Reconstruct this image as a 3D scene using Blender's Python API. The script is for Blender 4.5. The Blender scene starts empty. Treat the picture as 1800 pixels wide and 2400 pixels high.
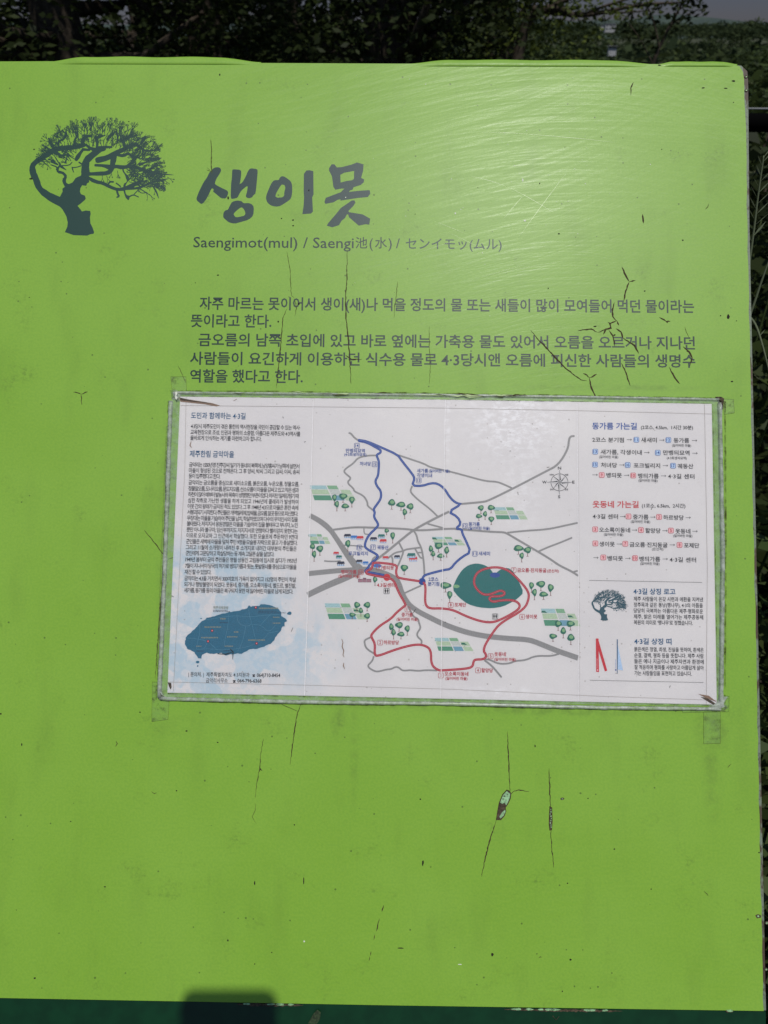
import bpy, bmesh, math, random
import numpy as np
from mathutils import Vector, Matrix
from mathutils.geometry import tessellate_polygon

C = bpy.context.scene.collection
SC = bpy.context.scene
R = math.radians
random.seed(7); rng = np.random.default_rng(7)

# ------------------------------------------------------------------ camera
FPX, PITCH = 1803.0, math.atan(1130 / 1803.0)
cam_d = bpy.data.cameras.new('camera'); cam = bpy.data.objects.new('camera', cam_d); C.objects.link(cam)
cam_d.sensor_fit = 'VERTICAL'; cam_d.sensor_height = 24; cam_d.lens = FPX / 2400 * 24
cam_d.clip_start = 0.01; cam_d.clip_end = 9000
CAM = Vector((0, 0, 1.5)); cam.location = CAM; cam.rotation_euler = (math.pi / 2 - PITCH, 0, 0)
SC.camera = cam
cam_d.dof.use_dof = True; cam_d.dof.focus_distance = 0.66; cam_d.dof.aperture_fstop = 8.5
c_r = Vector((1, 0, 0)); c_u = Vector((0, math.sin(PITCH), math.cos(PITCH))); c_b = Vector((0, -math.cos(PITCH), math.sin(PITCH)))
def ray(px, py): return (c_r * (px - 900) + c_u * (1200 - py) - c_b * FPX)
def W(px, py, d):                      # world point at horizontal distance d seen through a point of the frame
    r = ray(px, py); return CAM + r * (d / r.y)
# the board's plane
def cam2w(v): return c_r * v[0] + c_u * v[1] + c_b * v[2]
_r = Vector((165800, -1718, 1803)).normalized()
_u = Vector((456, 21800, -1803)); _u = (_u - _r * _u.dot(_r)).normalized()
BR, BU = cam2w(_r), cam2w(_u); BN = BR.cross(BU)
DIST = 0.65
B0 = CAM - BN * DIST
def U(px, py):                         # point of the board's plane, board coordinates in metres
    r = ray(px, py); t = -DIST / r.dot(BN); p = CAM + r * t - B0
    return Vector((p.dot(BR), p.dot(BU)))
BM = Matrix(((BR.x, BU.x, BN.x, B0.x), (BR.y, BU.y, BN.y, B0.y), (BR.z, BU.z, BN.z, B0.z), (0, 0, 0, 1)))

# ------------------------------------------------------------------ light
SUN_PT = U(607, 2366)
sdir = (B0 + BR * SUN_PT.x + BU * SUN_PT.y - CAM).normalized()
w = bpy.data.worlds.new('World'); SC.world = w; w.use_nodes = True
nt = w.node_tree; nt.nodes.clear()
sky = nt.nodes.new('ShaderNodeTexSky'); sky.sky_type = 'NISHITA'; sky.sun_disc = False
sky.sun_elevation = math.asin(-sdir.z); sky.sun_rotation = math.atan2(-sdir.x, -sdir.y)
sky.altitude = 400; sky.air_density = 1.0; sky.dust_density = 0.3; sky.ozone_density = 1.0
bg = nt.nodes.new('ShaderNodeBackground'); bg.inputs[1].default_value = 0.115
tint = nt.nodes.new('ShaderNodeMix'); tint.data_type = 'RGBA'; tint.blend_type = 'MULTIPLY'; tint.inputs[0].default_value = 1
tc = nt.nodes.new('ShaderNodeTexCoord'); sz = nt.nodes.new('ShaderNodeSeparateXYZ'); nt.links.new(tc.outputs['Generated'], sz.inputs[0])
mr = nt.nodes.new('ShaderNodeMapRange'); mr.interpolation_type = 'SMOOTHSTEP'; mr.inputs[1].default_value = 0.06; mr.inputs[2].default_value = 0.5; nt.links.new(sz.outputs[2], mr.inputs[0])
cb = nt.nodes.new('ShaderNodeMix'); cb.data_type = 'RGBA'; cb.inputs[6].default_value = (0.165, 0.175, 0.27, 1); cb.inputs[7].default_value = (0.95, 0.92, 0.90, 1)
nt.links.new(mr.outputs[0], cb.inputs[0]); nt.links.new(cb.outputs[2], tint.inputs[7])
out = nt.nodes.new('ShaderNodeOutputWorld')
nt.links.new(sky.outputs[0], tint.inputs[6]); nt.links.new(tint.outputs[2], bg.inputs[0]); nt.links.new(bg.outputs[0], out.inputs[0])
sl = bpy.data.lights.new('sun', 'SUN'); sl.energy = 3.9; sl.angle = R(0.75); sl.color = (1, 0.965, 0.915)
so = bpy.data.objects.new('sun', sl); C.objects.link(so); so.location = (0, -3, 8)
so.rotation_euler = sdir.to_track_quat('-Z', 'Y').to_euler()
SC.view_settings.view_transform = 'Standard'; SC.view_settings.look = 'None'
SC.view_settings.gamma = 1; SC.view_settings.use_curve_mapping = False
SC.view_settings.exposure = -0.62

# ------------------------------------------------------------------ materials
def s2l(c):
    c = c / 255.0
    return c / 12.92 if c <= 0.04045 else ((c + 0.055) / 1.055) ** 2.4
def rgb(r, g, b, k=1.0): return (s2l(r) * k, s2l(g) * k, s2l(b) * k, 1)
class NT:
    def __init__(s, name):
        s.m = bpy.data.materials.new(name); s.m.use_nodes = True; s.t = s.m.node_tree; s.t.nodes.clear()
        s.out = s.t.nodes.new('ShaderNodeOutputMaterial')
    def n(s, typ, **kw):
        nd = s.t.nodes.new('ShaderNode' + typ)
        for k, v in kw.items():
            if k.startswith('i_'):
                key = k[2:]; key = int(key) if key.isdigit() else key.replace('_', ' ')
                s.put(nd.inputs[key], v)
            else: setattr(nd, k, v)
        return nd
    def put(s, sock, v):
        if isinstance(v, bpy.types.NodeSocket): s.t.links.new(v, sock)
        elif isinstance(v, bpy.types.Node): s.t.links.new(v.outputs[0], sock)
        else: sock.default_value = v
    def math(s, op, a, b=0.0, clamp=False):
        nd = s.t.nodes.new('ShaderNodeMath'); nd.operation = op; nd.use_clamp = clamp
        s.put(nd.inputs[0], a); s.put(nd.inputs[1], b); return nd.outputs[0]
    def mix(s, f, a, b, mode='MIX'):
        nd = s.t.nodes.new('ShaderNodeMix'); nd.data_type = 'RGBA'; nd.blend_type = mode
        s.put(nd.inputs[0], f); s.put(nd.inputs[6], a); s.put(nd.inputs[7], b); return nd.outputs[2]
    def ramp(s, v, lo, hi, a=0.0, b=1.0):
        nd = s.t.nodes.new('ShaderNodeMapRange'); nd.interpolation_type = 'SMOOTHSTEP'
        s.put(nd.inputs[0], v); nd.inputs[1].default_value = lo; nd.inputs[2].default_value = hi
        nd.inputs[3].default_value = a; nd.inputs[4].default_value = b; return nd.outputs[0]
    def noise(s, vec, scale, detail=3, rough=0.55):
        nd = s.t.nodes.new('ShaderNodeTexNoise'); nd.inputs['Scale'].default_value = scale
        nd.inputs['Detail'].default_value = detail; nd.inputs['Roughness'].default_value = rough
        s.put(nd.inputs['Vector'], vec); return nd.outputs[0]
    def coord(s): return s.t.nodes.new('ShaderNodeTexCoord').outputs['Object']
    def mapping(s, vec, loc=(0, 0, 0), rot=(0, 0, 0), scale=(1, 1, 1)):
        nd = s.t.nodes.new('ShaderNodeMapping'); s.put(nd.inputs[0], vec)
        nd.inputs[1].default_value = loc; nd.inputs[2].default_value = rot; nd.inputs[3].default_value = scale; return nd.outputs[0]
    def blob(s, vec, c, rx, ry, soft=0.5, rot=0.0):   # soft ellipse mask at board point c
        nd = s.t.nodes.new('ShaderNodeMapping'); nd.vector_type = 'POINT'
        a = s.t.nodes.new('ShaderNodeVectorMath'); a.operation = 'SUBTRACT'; s.put(a.inputs[0], vec); a.inputs[1].default_value = (c[0], c[1], 0)
        s.put(nd.inputs[0], a.outputs[0]); nd.inputs[2].default_value = (0, 0, rot); nd.inputs[3].default_value = (1 / rx, 1 / ry, 0)
        l = s.t.nodes.new('ShaderNodeVectorMath'); l.operation = 'LENGTH'; s.put(l.inputs[0], nd.outputs[0])
        return s.ramp(l.outputs['Value'], 1.0, soft)
    def bump(s, h, strength, dist=0.001, normal=None):
        nd = s.t.nodes.new('ShaderNodeBump'); nd.inputs['Strength'].default_value = strength; nd.inputs['Distance'].default_value = dist
        s.put(nd.inputs['Height'], h)
        if normal is not None: s.put(nd.inputs['Normal'], normal)
        return nd.outputs[0]
    def pbr(s, **kw):
        nd = s.t.nodes.new('ShaderNodeBsdfPrincipled')
        for k, v in kw.items(): s.put(nd.inputs[k.replace('_', ' ')], v)
        s.t.links.new(nd.outputs[0], s.out.inputs[0]); return nd

def plain(name, col, rough=0.6, noise=0.12, scale=400, spec=0.5, bump=0.0, coat=0.0):
    m = NT(name); v = m.coord(); n = m.noise(v, scale, 2)
    f = m.ramp(n, 0.3, 0.7, 1 - noise, 1 + noise)
    cc = m.n('CombineColor', i_0=f, i_1=f, i_2=f)
    c = m.mix(1.0, col, cc.outputs[0], 'MULTIPLY')
    kw = dict(Base_Color=c, Roughness=rough, Specular_IOR_Level=spec)
    if bump: kw['Normal'] = m.bump(n, bump, 0.001)
    m.pbr(**kw); return m.m

def film_height(m, v):
    """fine relief of the vinyl: grain of the weathered face and wiping scratches in arcs"""
    grain = m.noise(v, 1400, 2); mid = m.noise(v, 60, 3)
    sx = m.n('SeparateXYZ'); m.put(sx.inputs[0], v)
    streaks = None
    for (c, rs, ts, wgt) in ((U(1330, 1150), 330, 1.0, .8), (U(1500, 3300), 260, 1.6, .9), (U(500, -1500), 230, 1.4, .7)):
        dx = m.math('SUBTRACT', sx.outputs[0], c.x); dy = m.math('SUBTRACT', sx.outputs[1], c.y)
        rr = m.math('SQRT', m.math('ADD', m.math('MULTIPLY', dx, dx), m.math('MULTIPLY', dy, dy)))
        th = m.math('ARCTAN2', dy, dx)
        cv = m.n('CombineXYZ'); m.put(cv.inputs[0], m.math('MULTIPLY', rr, rs)); m.put(cv.inputs[1], m.math('MULTIPLY', th, ts)); cv.inputs[2].default_value = c.x * 7
        n = m.noise(cv.outputs[0], 1.6, 4, 0.7)
        n = m.math('MULTIPLY', n, wgt)
        streaks = n if streaks is None else m.math('ADD', streaks, n)
    zone = m.blob(v, U(1200, 560), .34, .24, 0.0)
    return grain, mid, streaks, zone

def make_film():
    m = NT('green vinyl film'); v = m.coord()
    grain, mid, streaks, zone = film_height(m, v)
    big = m.noise(v, 7, 3); fine = m.noise(v, 520, 2)
    col = m.mix(m.ramp(big, .35, .65), FILM_A, FILM_B)
    col = m.mix(m.ramp(fine, .35, .75, 0, .22), col, rgb(112, 160, 66))
    col = m.mix(m.ramp(fine, .6, .3, 0, .12), col, rgb(158, 190, 80))
    # paler and darker arcs along the wiping scratches, inside the zone
    st = m.ramp(streaks, 1.05, 1.4)
    col = m.mix(m.math('MULTIPLY', m.math('MULTIPLY', st, zone), .30), col, rgb(176, 200, 140))
    st2 = m.ramp(streaks, 1.15, .85)
    col = m.mix(m.math('MULTIPLY', m.math('MULTIPLY', st2, zone), .22), col, rgb(92, 130, 62))
    # specks and grime
    vo = m.n('TexVoronoi'); m.put(vo.inputs['Vector'], v); vo.inputs['Scale'].default_value = 165
    cs = m.n('SeparateColor'); m.put(cs.inputs[0], vo.outputs['Color'])
    pick = m.math('GREATER_THAN', cs.outputs[0], .80)
    rad = m.math('MULTIPLY', cs.outputs[1], .15)
    dot = m.math('MULTIPLY', m.math('LESS_THAN', vo.outputs['Distance'], rad), pick)
    col = m.mix(m.math('MULTIPLY', dot, .62), col, rgb(62, 78, 36))
    grime = m.math('MULTIPLY', m.ramp(m.noise(v, 26, 5, .7), .54, .78), m.ramp(m.noise(v, 330, 3, .7), .4, .7))
    col = m.mix(m.math('MULTIPLY', grime, .55), col, rgb(78, 100, 42))
    soft = m.ramp(m.noise(m.mapping(v, scale=(30, 9, 1)), 1, 3), .5, .85)
    col = m.mix(m.math('MULTIPLY', soft, .24), col, rgb(96, 128, 48))
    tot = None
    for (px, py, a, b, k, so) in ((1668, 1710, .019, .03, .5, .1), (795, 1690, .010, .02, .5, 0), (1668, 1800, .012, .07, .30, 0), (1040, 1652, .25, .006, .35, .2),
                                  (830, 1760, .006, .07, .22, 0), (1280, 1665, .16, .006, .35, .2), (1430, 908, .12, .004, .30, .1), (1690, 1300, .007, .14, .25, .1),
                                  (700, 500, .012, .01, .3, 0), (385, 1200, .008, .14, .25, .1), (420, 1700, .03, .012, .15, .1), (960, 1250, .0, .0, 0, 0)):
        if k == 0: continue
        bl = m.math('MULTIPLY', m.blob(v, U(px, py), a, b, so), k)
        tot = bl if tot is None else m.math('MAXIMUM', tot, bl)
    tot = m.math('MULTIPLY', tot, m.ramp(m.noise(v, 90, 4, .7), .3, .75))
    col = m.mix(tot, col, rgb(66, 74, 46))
    h = m.math('ADD', m.math('MULTIPLY', grain, .35), m.math('MULTIPLY', m.math('MULTIPLY', streaks, zone), .22))
    h = m.math('ADD', h, m.math('MULTIPLY', mid, .8))
    nrm = m.bump(h, .5, .00014)
    rough = m.math('ADD', .53, m.math('MULTIPLY', m.ramp(streaks, .9, 1.4, -1, 1), .07))
    m.pbr(Base_Color=col, Roughness=rough, Normal=nrm, Specular_IOR_Level=.40, Coat_Weight=.10, Coat_Roughness=m.math('ADD', .26, m.math('MULTIPLY', m.ramp(streaks, .9, 1.4, -1, 1), .06)), Coat_Normal=m.bump(m.math('ADD', m.math('MULTIPLY', streaks, .6), m.math('MULTIPLY', m.noise(v, 200, 3, .7), .35)), .5, .00035))
    return m.m
FILM_A, FILM_B = rgb(133, 179, 54), rgb(138, 183, 61)
M = {}
M['film'] = make_film()
def ink(name, r, g, b, rough=.45, zone=False):
    m = NT(name); v = m.coord(); n = m.noise(v, 700, 3, .7)
    col = m.mix(m.ramp(n, .5, .85, 0, .35), rgb(r, g, b), rgb(r + 14, g + 20, b + 10))
    gr, mid, st, zn = film_height(m, v)
    h = m.math('ADD', m.math('MULTIPLY', gr, .35), m.math('MULTIPLY', m.math('MULTIPLY', st, zn), .22))
    m.pbr(Base_Color=col, Roughness=rough, Normal=m.bump(h, .5, .00014), Specular_IOR_Level=.40); return m.m
M['ink_title'] = ink('blue grey print', 24, 60, 58)
M['ink_emblem'] = ink('dark teal print', 34, 68, 60)
M['ink_body'] = ink('slate print', 22, 52, 44)
M['rail'] = plain('dark green paint', rgb(10, 54, 28), .35, .15, 60, .5, .1)
M['steel'] = plain('weathered steel', rgb(120, 122, 118), .5, .15, 60)
M['crack'] = plain('exposed brown crack', rgb(66, 50, 32), .9, .4, 900)
M['crack_thin'] = plain('thin olive crack', rgb(84, 92, 40), .9, .3, 900)
M['fleck'] = plain('dark dirt fleck', rgb(36, 30, 20), .9, .3, 900)
M['white_fleck'] = plain('small white fleck', rgb(225, 228, 210), .6, .1)
M['scratch'] = plain('pale scratch', rgb(196, 218, 150), .3, .1)
M['chip'] = plain('pale green under layer', rgb(148, 190, 140), .5, .3, 500)
M['rust'] = plain('rusty brown edge', rgb(78, 66, 50), .9, .5, 500, bump=.6)
M['rust_dark'] = plain('dull olive stain', rgb(46, 62, 36), .8, .5, 500)
def edge_mat():
    m = NT('bare panel edge'); v = m.coord()
    c = m.mix(m.ramp(m.noise(m.mapping(v, scale=(1, .35, 1)), 60, 4, .7), .50, .56), rgb(122, 134, 114), rgb(82, 66, 52))
    c = m.mix(m.ramp(m.noise(v, 420, 3), .5, .7, 0, .6), c, rgb(70, 66, 58))
    m.pbr(Base_Color=c, Roughness=.6, Normal=m.bump(m.noise(v, 500, 3), .5, .0005)); return m.m
M['edge'] = edge_mat()

def paper_mat():
    m = NT('printed paper'); v = m.coord()
    base = m.mix(m.ramp(m.noise(v, 12, 3), .35, .65), rgb(214, 211, 212), rgb(219, 216, 216))
    base = m.mix(m.ramp(m.noise(v, 900, 2), .3, .7, 0, .10), base, rgb(190, 186, 184))
    painted_glint = m.math('MAXIMUM', m.math('MULTIPLY', m.blob(v, U(1205, 990), .060, .055, .1), 1.0), m.math('MULTIPLY', m.blob(v, U(1215, 1150), .030, .06, .1), .5))
    painted_glint = m.math('MAXIMUM', painted_glint, m.math('MULTIPLY', m.blob(v, U(1180, 1622), .07, .008, .1), .6)); painted_glint = m.math('MAXIMUM', painted_glint, m.math('MULTIPLY', m.blob(v, U(1048, 1000), .004, .05, .3), .7))
    painted_glint = m.math('MULTIPLY', painted_glint, m.math('ADD', m.ramp(m.noise(m.mapping(v, scale=(1, 1.7, 1)), 130, 6, .78), .44, .62, 0, .6), m.ramp(m.noise(v, 900, 3, .8), .55, .7, 0, .4)))
    base = m.mix(painted_glint, base, rgb(243, 243, 246))  # whitish glints of the laminate, painted into the paper colour
    # pale blue watercolour pattern low on the first two folds
    area = m.math('MAXIMUM', m.blob(v, U(500, 1470), .085, .10, .55), m.math('MULTIPLY', m.blob(v, U(690, 1520), .055, .05, .2), .8))
    area = m.math('MAXIMUM', area, m.blob(v, U(440, 1580), .045, .05, .4))
    p1 = m.ramp(m.noise(v, 34, 2, .5), .48, .52); p2 = m.ramp(m.noise(v, 110, 5, .8), .44, .56)
    blue = m.math('MULTIPLY', area, m.math('ADD', m.math('MULTIPLY', p1, .65), m.math('MULTIPLY', p2, .45)), True)
    base = m.mix(m.math('MULTIPLY', blue, .85), base, rgb(176, 197, 210))
    vo = m.n('TexVoronoi'); m.put(vo.inputs['Vector'], v); vo.inputs['Scale'].default_value = 260
    cs = m.n('SeparateColor'); m.put(cs.inputs[0], vo.outputs['Color'])
    dot = m.math('MULTIPLY', m.math('LESS_THAN', vo.outputs['Distance'], m.math('MULTIPLY', cs.outputs[1], .20)), m.math('GREATER_THAN', cs.outputs[0], .84))
    base = m.mix(m.math('MULTIPLY', dot, .42), base, rgb(120, 108, 98))
    base = m.mix(m.math('MULTIPLY', m.ramp(m.noise(v, 55, 5, .75), .62, .8), .35), base, rgb(168, 158, 146))
    m.pbr(Base_Color=base, Roughness=.55, Normal=m.bump(m.noise(v, 800, 2), .2, .0002)); return m.m
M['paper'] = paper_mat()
def pink(name, r, g, b): return plain(name, rgb(r, g, b), .55, .10, 1200)
M['p_black'] = pink('black print', 34, 33, 40)
M['p_blue'] = pink('blue route print', 6, 62, 146)
M['p_head'] = pink('heading blue print', 22, 84, 126)
M['p_dblue'] = pink('deep blue heading print', 14, 76, 158)
M['p_red'] = pink('red route print', 176, 24, 48)
M['p_red2'] = pink('bright red print', 198, 48, 58)
M['p_line'] = pink('route centre line print', 205, 170, 178)
M['p_line_b'] = pink('blue route centre line print', 140, 165, 205)
M['p_grey'] = pink('grey road print', 143, 142, 142)
M['p_teal'] = pink('teal hill print', 26, 110, 108)
M['p_pond'] = pink('pond blue print', 42, 78, 150)
M['p_island'] = pink('island blue print', 38, 104, 132)
M['p_isline'] = pink('island road print', 88, 142, 166)
M['p_gold'] = pink('pale brown label print', 128, 134, 122)
M['p_navy'] = pink('navy roof print', 34, 40, 66)
M['p_sky'] = pink('blue roof print', 52, 120, 190)
M['p_roof_teal'] = pink('teal roof print', 30, 112, 108)
M['p_base'] = pink('house base print', 172, 196, 222)
M['p_green'] = pink('tree green print', 34, 108, 88)
M['p_green2'] = pink('tree highlight print', 128, 172, 128)
M['p_brown'] = pink('tree trunk print', 118, 72, 66)
M['p_f1'] = pink('field green print', 128, 172, 138)
M['p_f2'] = pink('field pale blue print', 160, 192, 196)
M['p_f3'] = pink('field pale green print', 176, 196, 168)
M['p_f4'] = pink('field blue print', 112, 158, 178)
M['p_f5'] = pink('field deep green print', 82, 146, 118)
M['p_f6'] = pink('field grey print', 190, 196, 192)
M['p_boxb'] = pink('pale blue box print', 176, 200, 226)
M['p_boxr'] = pink('pale red box print', 226, 180, 184)
M['p_school'] = pink('school print', 122, 78, 100)
M['p_fold'] = pink('fold line', 232, 230, 232)
M['p_foldd'] = pink('film line', 140, 130, 120)
M['p_stain'] = pink('brown stain', 138, 112, 92)
def plastic(name, clear, white, gloss, col, rough=.25, dirt=0.0, sparkle=None):
    m = NT(name); v = m.coord()
    n = m.noise(v, 300, 4, .7); n2 = m.noise(v, 45, 3)
    nrm = m.bump(m.math('ADD', m.math('MULTIPLY', n, .3), n2), .35, .0012)
    tr = m.n('BsdfTransparent'); df = m.n('BsdfDiffuse', i_Color=col); gl = m.n('BsdfGlossy', i_Roughness=rough, i_Normal=nrm)
    f1 = m.math('MULTIPLY', m.ramp(m.noise(v, 160, 4, .7), .3, .75, .5, 1.5), white / (white + clear))
    if sparkle is not None:
        pt = None
        for (px, py, a, b, k) in sparkle:
            bl = m.math('MULTIPLY', m.blob(v, U(px, py), a, b, .2), k); pt = bl if pt is None else m.math('MAXIMUM', pt, bl)
        fl = m.ramp(m.noise(m.mapping(v, scale=(1, 1.6, 1)), 420, 5, .8), .55, .66)
        f1 = m.math('ADD', f1, m.math('MULTIPLY', pt, fl))
    a = m.n('MixShader'); m.put(a.inputs[0], f1); m.put(a.inputs[1], tr.outputs[0]); m.put(a.inputs[2], df.outputs[0])
    last = a.outputs[0]
    if dirt:
        dd = m.n('BsdfDiffuse', i_Color=rgb(70, 58, 44)); dm = m.n('MixShader')
        m.put(dm.inputs[0], m.math('MULTIPLY', m.ramp(m.noise(v, 140, 4, .7), .5, .72), dirt)); m.put(dm.inputs[1], last); m.put(dm.inputs[2], dd.outputs[0]); last = dm.outputs[0]
    fr = m.n('Fresnel', i_IOR=1.5, i_Normal=nrm)
    b = m.n('MixShader'); m.put(b.inputs[0], m.math('MULTIPLY', fr.outputs[0], gloss)); m.put(b.inputs[1], last); m.put(b.inputs[2], gl.outputs[0])
    m.put(m.out.inputs[0], b.outputs[0]); return m.m
M['laminate'] = plastic('clear laminate', .985, .015, .8, (.9, .9, .9, 1), .22)
M['rim'] = plastic('cloudy plastic rim', .70, .30, .7, (.50, .64, .46, 1), .3, .22)
M['bead'] = plastic('milky plastic bead', .40, .60, .8, (.58, .63, .54, 1), .25, .22)
M['tape'] = plastic('yellowed clear tape', .90, .10, .6, (.35, .45, .25, 1), .4, .45)
def grime_mat():
    m = NT('caked grime'); v = m.coord()
    a = m.n('MixShader'); m.put(a.inputs[0], m.ramp(m.noise(v, 90, 5, .8), .36, .78, 0, .85)); m.put(a.inputs[1], m.n('BsdfTransparent').outputs[0])
    m.put(a.inputs[2], m.n('BsdfDiffuse', i_Color=rgb(66, 54, 40)).outputs[0]); m.put(m.out.inputs[0], a.outputs[0]); return m.m
M['grime'] = grime_mat()

def leaf_mat(name, a, b, rough=.5, trans=.25):
    m = NT(name); g = m.n('NewGeometry')
    col = m.mix(g.outputs['Random Per Island'], a, b)
    p = m.n('BsdfPrincipled', i_Base_Color=col, i_Roughness=rough, i_Specular_IOR_Level=.12)
    t = m.n('BsdfTranslucent', i_Color=col); x = m.n('MixShader', i_0=trans); m.put(x.inputs[1], p.outputs[0]); m.put(x.inputs[2], t.outputs[0])
    m.put(m.out.inputs[0], x.outputs[0]); return m.m
M['leaf_dark'] = leaf_mat('dark evergreen leaves', (.018, .026, .010, 1), (.04, .055, .016, 1))
M['leaf_olive'] = leaf_mat('olive leaves', (.045, .065, .012, 1), (.11, .14, .028, 1))
M['leaf_mid'] = leaf_mat('mid green leaves', (.028, .045, .014, 1), (.06, .085, .022, 1))
M['leaf_far'] = leaf_mat('distant leaves', (.028, .045, .02, 1), (.06, .08, .03, 1), .8)
M['leaf_weed'] = leaf_mat('weed leaves', (.04, .07, .02, 1), (.11, .15, .05, 1))
M['leaf_pale'] = leaf_mat('pale grass leaves', (.16, .20, .12, 1), (.24, .28, .17, 1))
M['bark'] = plain('bark', (.06, .048, .035, 1), .9, .35, 30, .2, .5)
def ground_mat():
    m = NT('grassy ground'); v = m.coord()
    c = m.mix(m.ramp(m.noise(v, .6, 5), .35, .65), (.03, .05, .014, 1), (.05, .065, .02, 1))
    c = m.mix(m.ramp(m.noise(v, 9, 4), .4, .7), c, (.07, .05, .03, 1)); m.pbr(Base_Color=c, Roughness=.95); return m.m
M['ground'] = ground_mat()
def hill_mat():
    m = NT('wooded hillside'); v = m.coord()
    c = m.mix(m.ramp(m.noise(v, .02, 6, .7), .35, .65), (.035, .055, .045, 1), (.055, .08, .055, 1)); m.pbr(Base_Color=c, Roughness=1.0); return m.m
M['hill'] = hill_mat()
M['white_wall'] = plain('white wall', (.42, .42, .42, 1), .7, .06, 3)
M['window'] = plain('window glass', (.04, .05, .06, 1), .15, .02)
M['roof_blue'] = plain('blue tarpaulin', (.08, .22, .42, 1), .5, .1, 3)
M['roof_grey'] = plain('grey roof', (.2, .2, .2, 1), .7, .1, 3)
M['phone'] = plain('black phone glass', (.015, .015, .018, 1), .15, .02)
M['phone_metal'] = plain('phone metal', (.25, .25, .27, 1), .3, .02)
M['wire'] = plain('galvanised wire', (.35, .36, .36, 1), .5, .05)
M['dark_pipe'] = plain('dark pipe', (.004, .004, .004, 1), .95, .1, 20, .02)  # near black, for the fence posts and the shade below the wire

# ------------------------------------------------------------------ builders
def tag(o, label=None, cat=None, group=None, kind=None):
    if label: o['label'] = label
    if cat: o['category'] = cat
    if group: o['group'] = group
    if kind: o['kind'] = kind
    return o
def empty(name, label, cat, mat=None, loc=None, group=None):
    o = bpy.data.objects.new(name, None); C.objects.link(o); o.empty_display_size = .1
    if mat is not None: o.matrix_world = mat
    if loc is not None: o.location = loc
    return tag(o, label, cat, group)
def link_mesh(name, verts, faces, mats, parent=None, midx=None, smooth=False):
    me = bpy.data.meshes.new(name)
    if isinstance(verts, np.ndarray):
        nv, nf, k = len(verts), len(faces), faces.shape[1]
        me.vertices.add(nv); me.vertices.foreach_set('co', verts.astype(np.float32).ravel())
        me.loops.add(nf * k); me.loops.foreach_set('vertex_index', faces.astype(np.int32).ravel())
        me.polygons.add(nf); me.polygons.foreach_set('loop_start', np.arange(0, nf * k, k, dtype=np.int32)); me.polygons.foreach_set('loop_total', np.full(nf, k, dtype=np.int32))
        me.update(calc_edges=True)
    else: me.from_pydata(verts, [], faces)
    for m in (mats if isinstance(mats, (list, tuple)) else [mats]): me.materials.append(m)
    if midx is not None: me.polygons.foreach_set('material_index', midx)
    if smooth: me.polygons.foreach_set('use_smooth', [True] * len(me.polygons))
    me.update()
    o = bpy.data.objects.new(name, me); C.objects.link(o)
    if parent is not None: o.parent = parent
    return o

_gl = {}; _adv = {}
def _rows(rows, off):
    """all rows in one text object, split again by their line"""
    c = bpy.data.curves.new('t', 'FONT'); c.body = '\n'.join(rows); c.resolution_u = 2; c.offset = off; c.space_line = 4
    o = bpy.data.objects.new('t', c); C.objects.link(o)
    dg = bpy.context.evaluated_depsgraph_get(); m = bpy.data.meshes.new_from_object(o.evaluated_get(dg))
    vs = [tuple(v.co[:2]) for v in m.vertices]; res = [([], [], {}) for _ in rows]
    for p in m.polygons:
        k = int(round((.35 - sum(vs[i][1] for i in p.vertices) / len(p.vertices)) / 4)); V, Fc, mp = res[k]
        for i in p.vertices:
            if i not in mp: mp[i] = len(V); V.append((vs[i][0], vs[i][1] + 4 * k))
        Fc.append(tuple(mp[i] for i in p.vertices))
    bpy.data.objects.remove(o); bpy.data.curves.remove(c); bpy.data.meshes.remove(m); return res
def _prime(chars, off):
    """outlines and advances of the glyphs not met before; an advance is measured between two bars"""
    for c in chars:
        if '\uac00' <= c <= '\ud7a3': _adv[c] = .92
        elif '\u3040' <= c <= '\u9fff': _adv[c] = 1.0
    new = [c for c in dict.fromkeys(chars) if c not in _adv]
    if new:
        R_ = _rows(['||'] + ['|' + c + '|' for c in new], 0); w0 = max(v[0] for v in R_[0][0])
        for c, q in zip(new, R_[1:]): _adv[c] = max(v[0] for v in q[0]) - w0
    new = [c for c in dict.fromkeys(chars) if (c, off) not in _gl]
    if new:
        for c, q in zip(new, _rows([c if c != ' ' else '.' for c in new], off)): _gl[(c, off)] = (([], []) if c == ' ' else (q[0], q[1])) + (_adv[c],)

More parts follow.
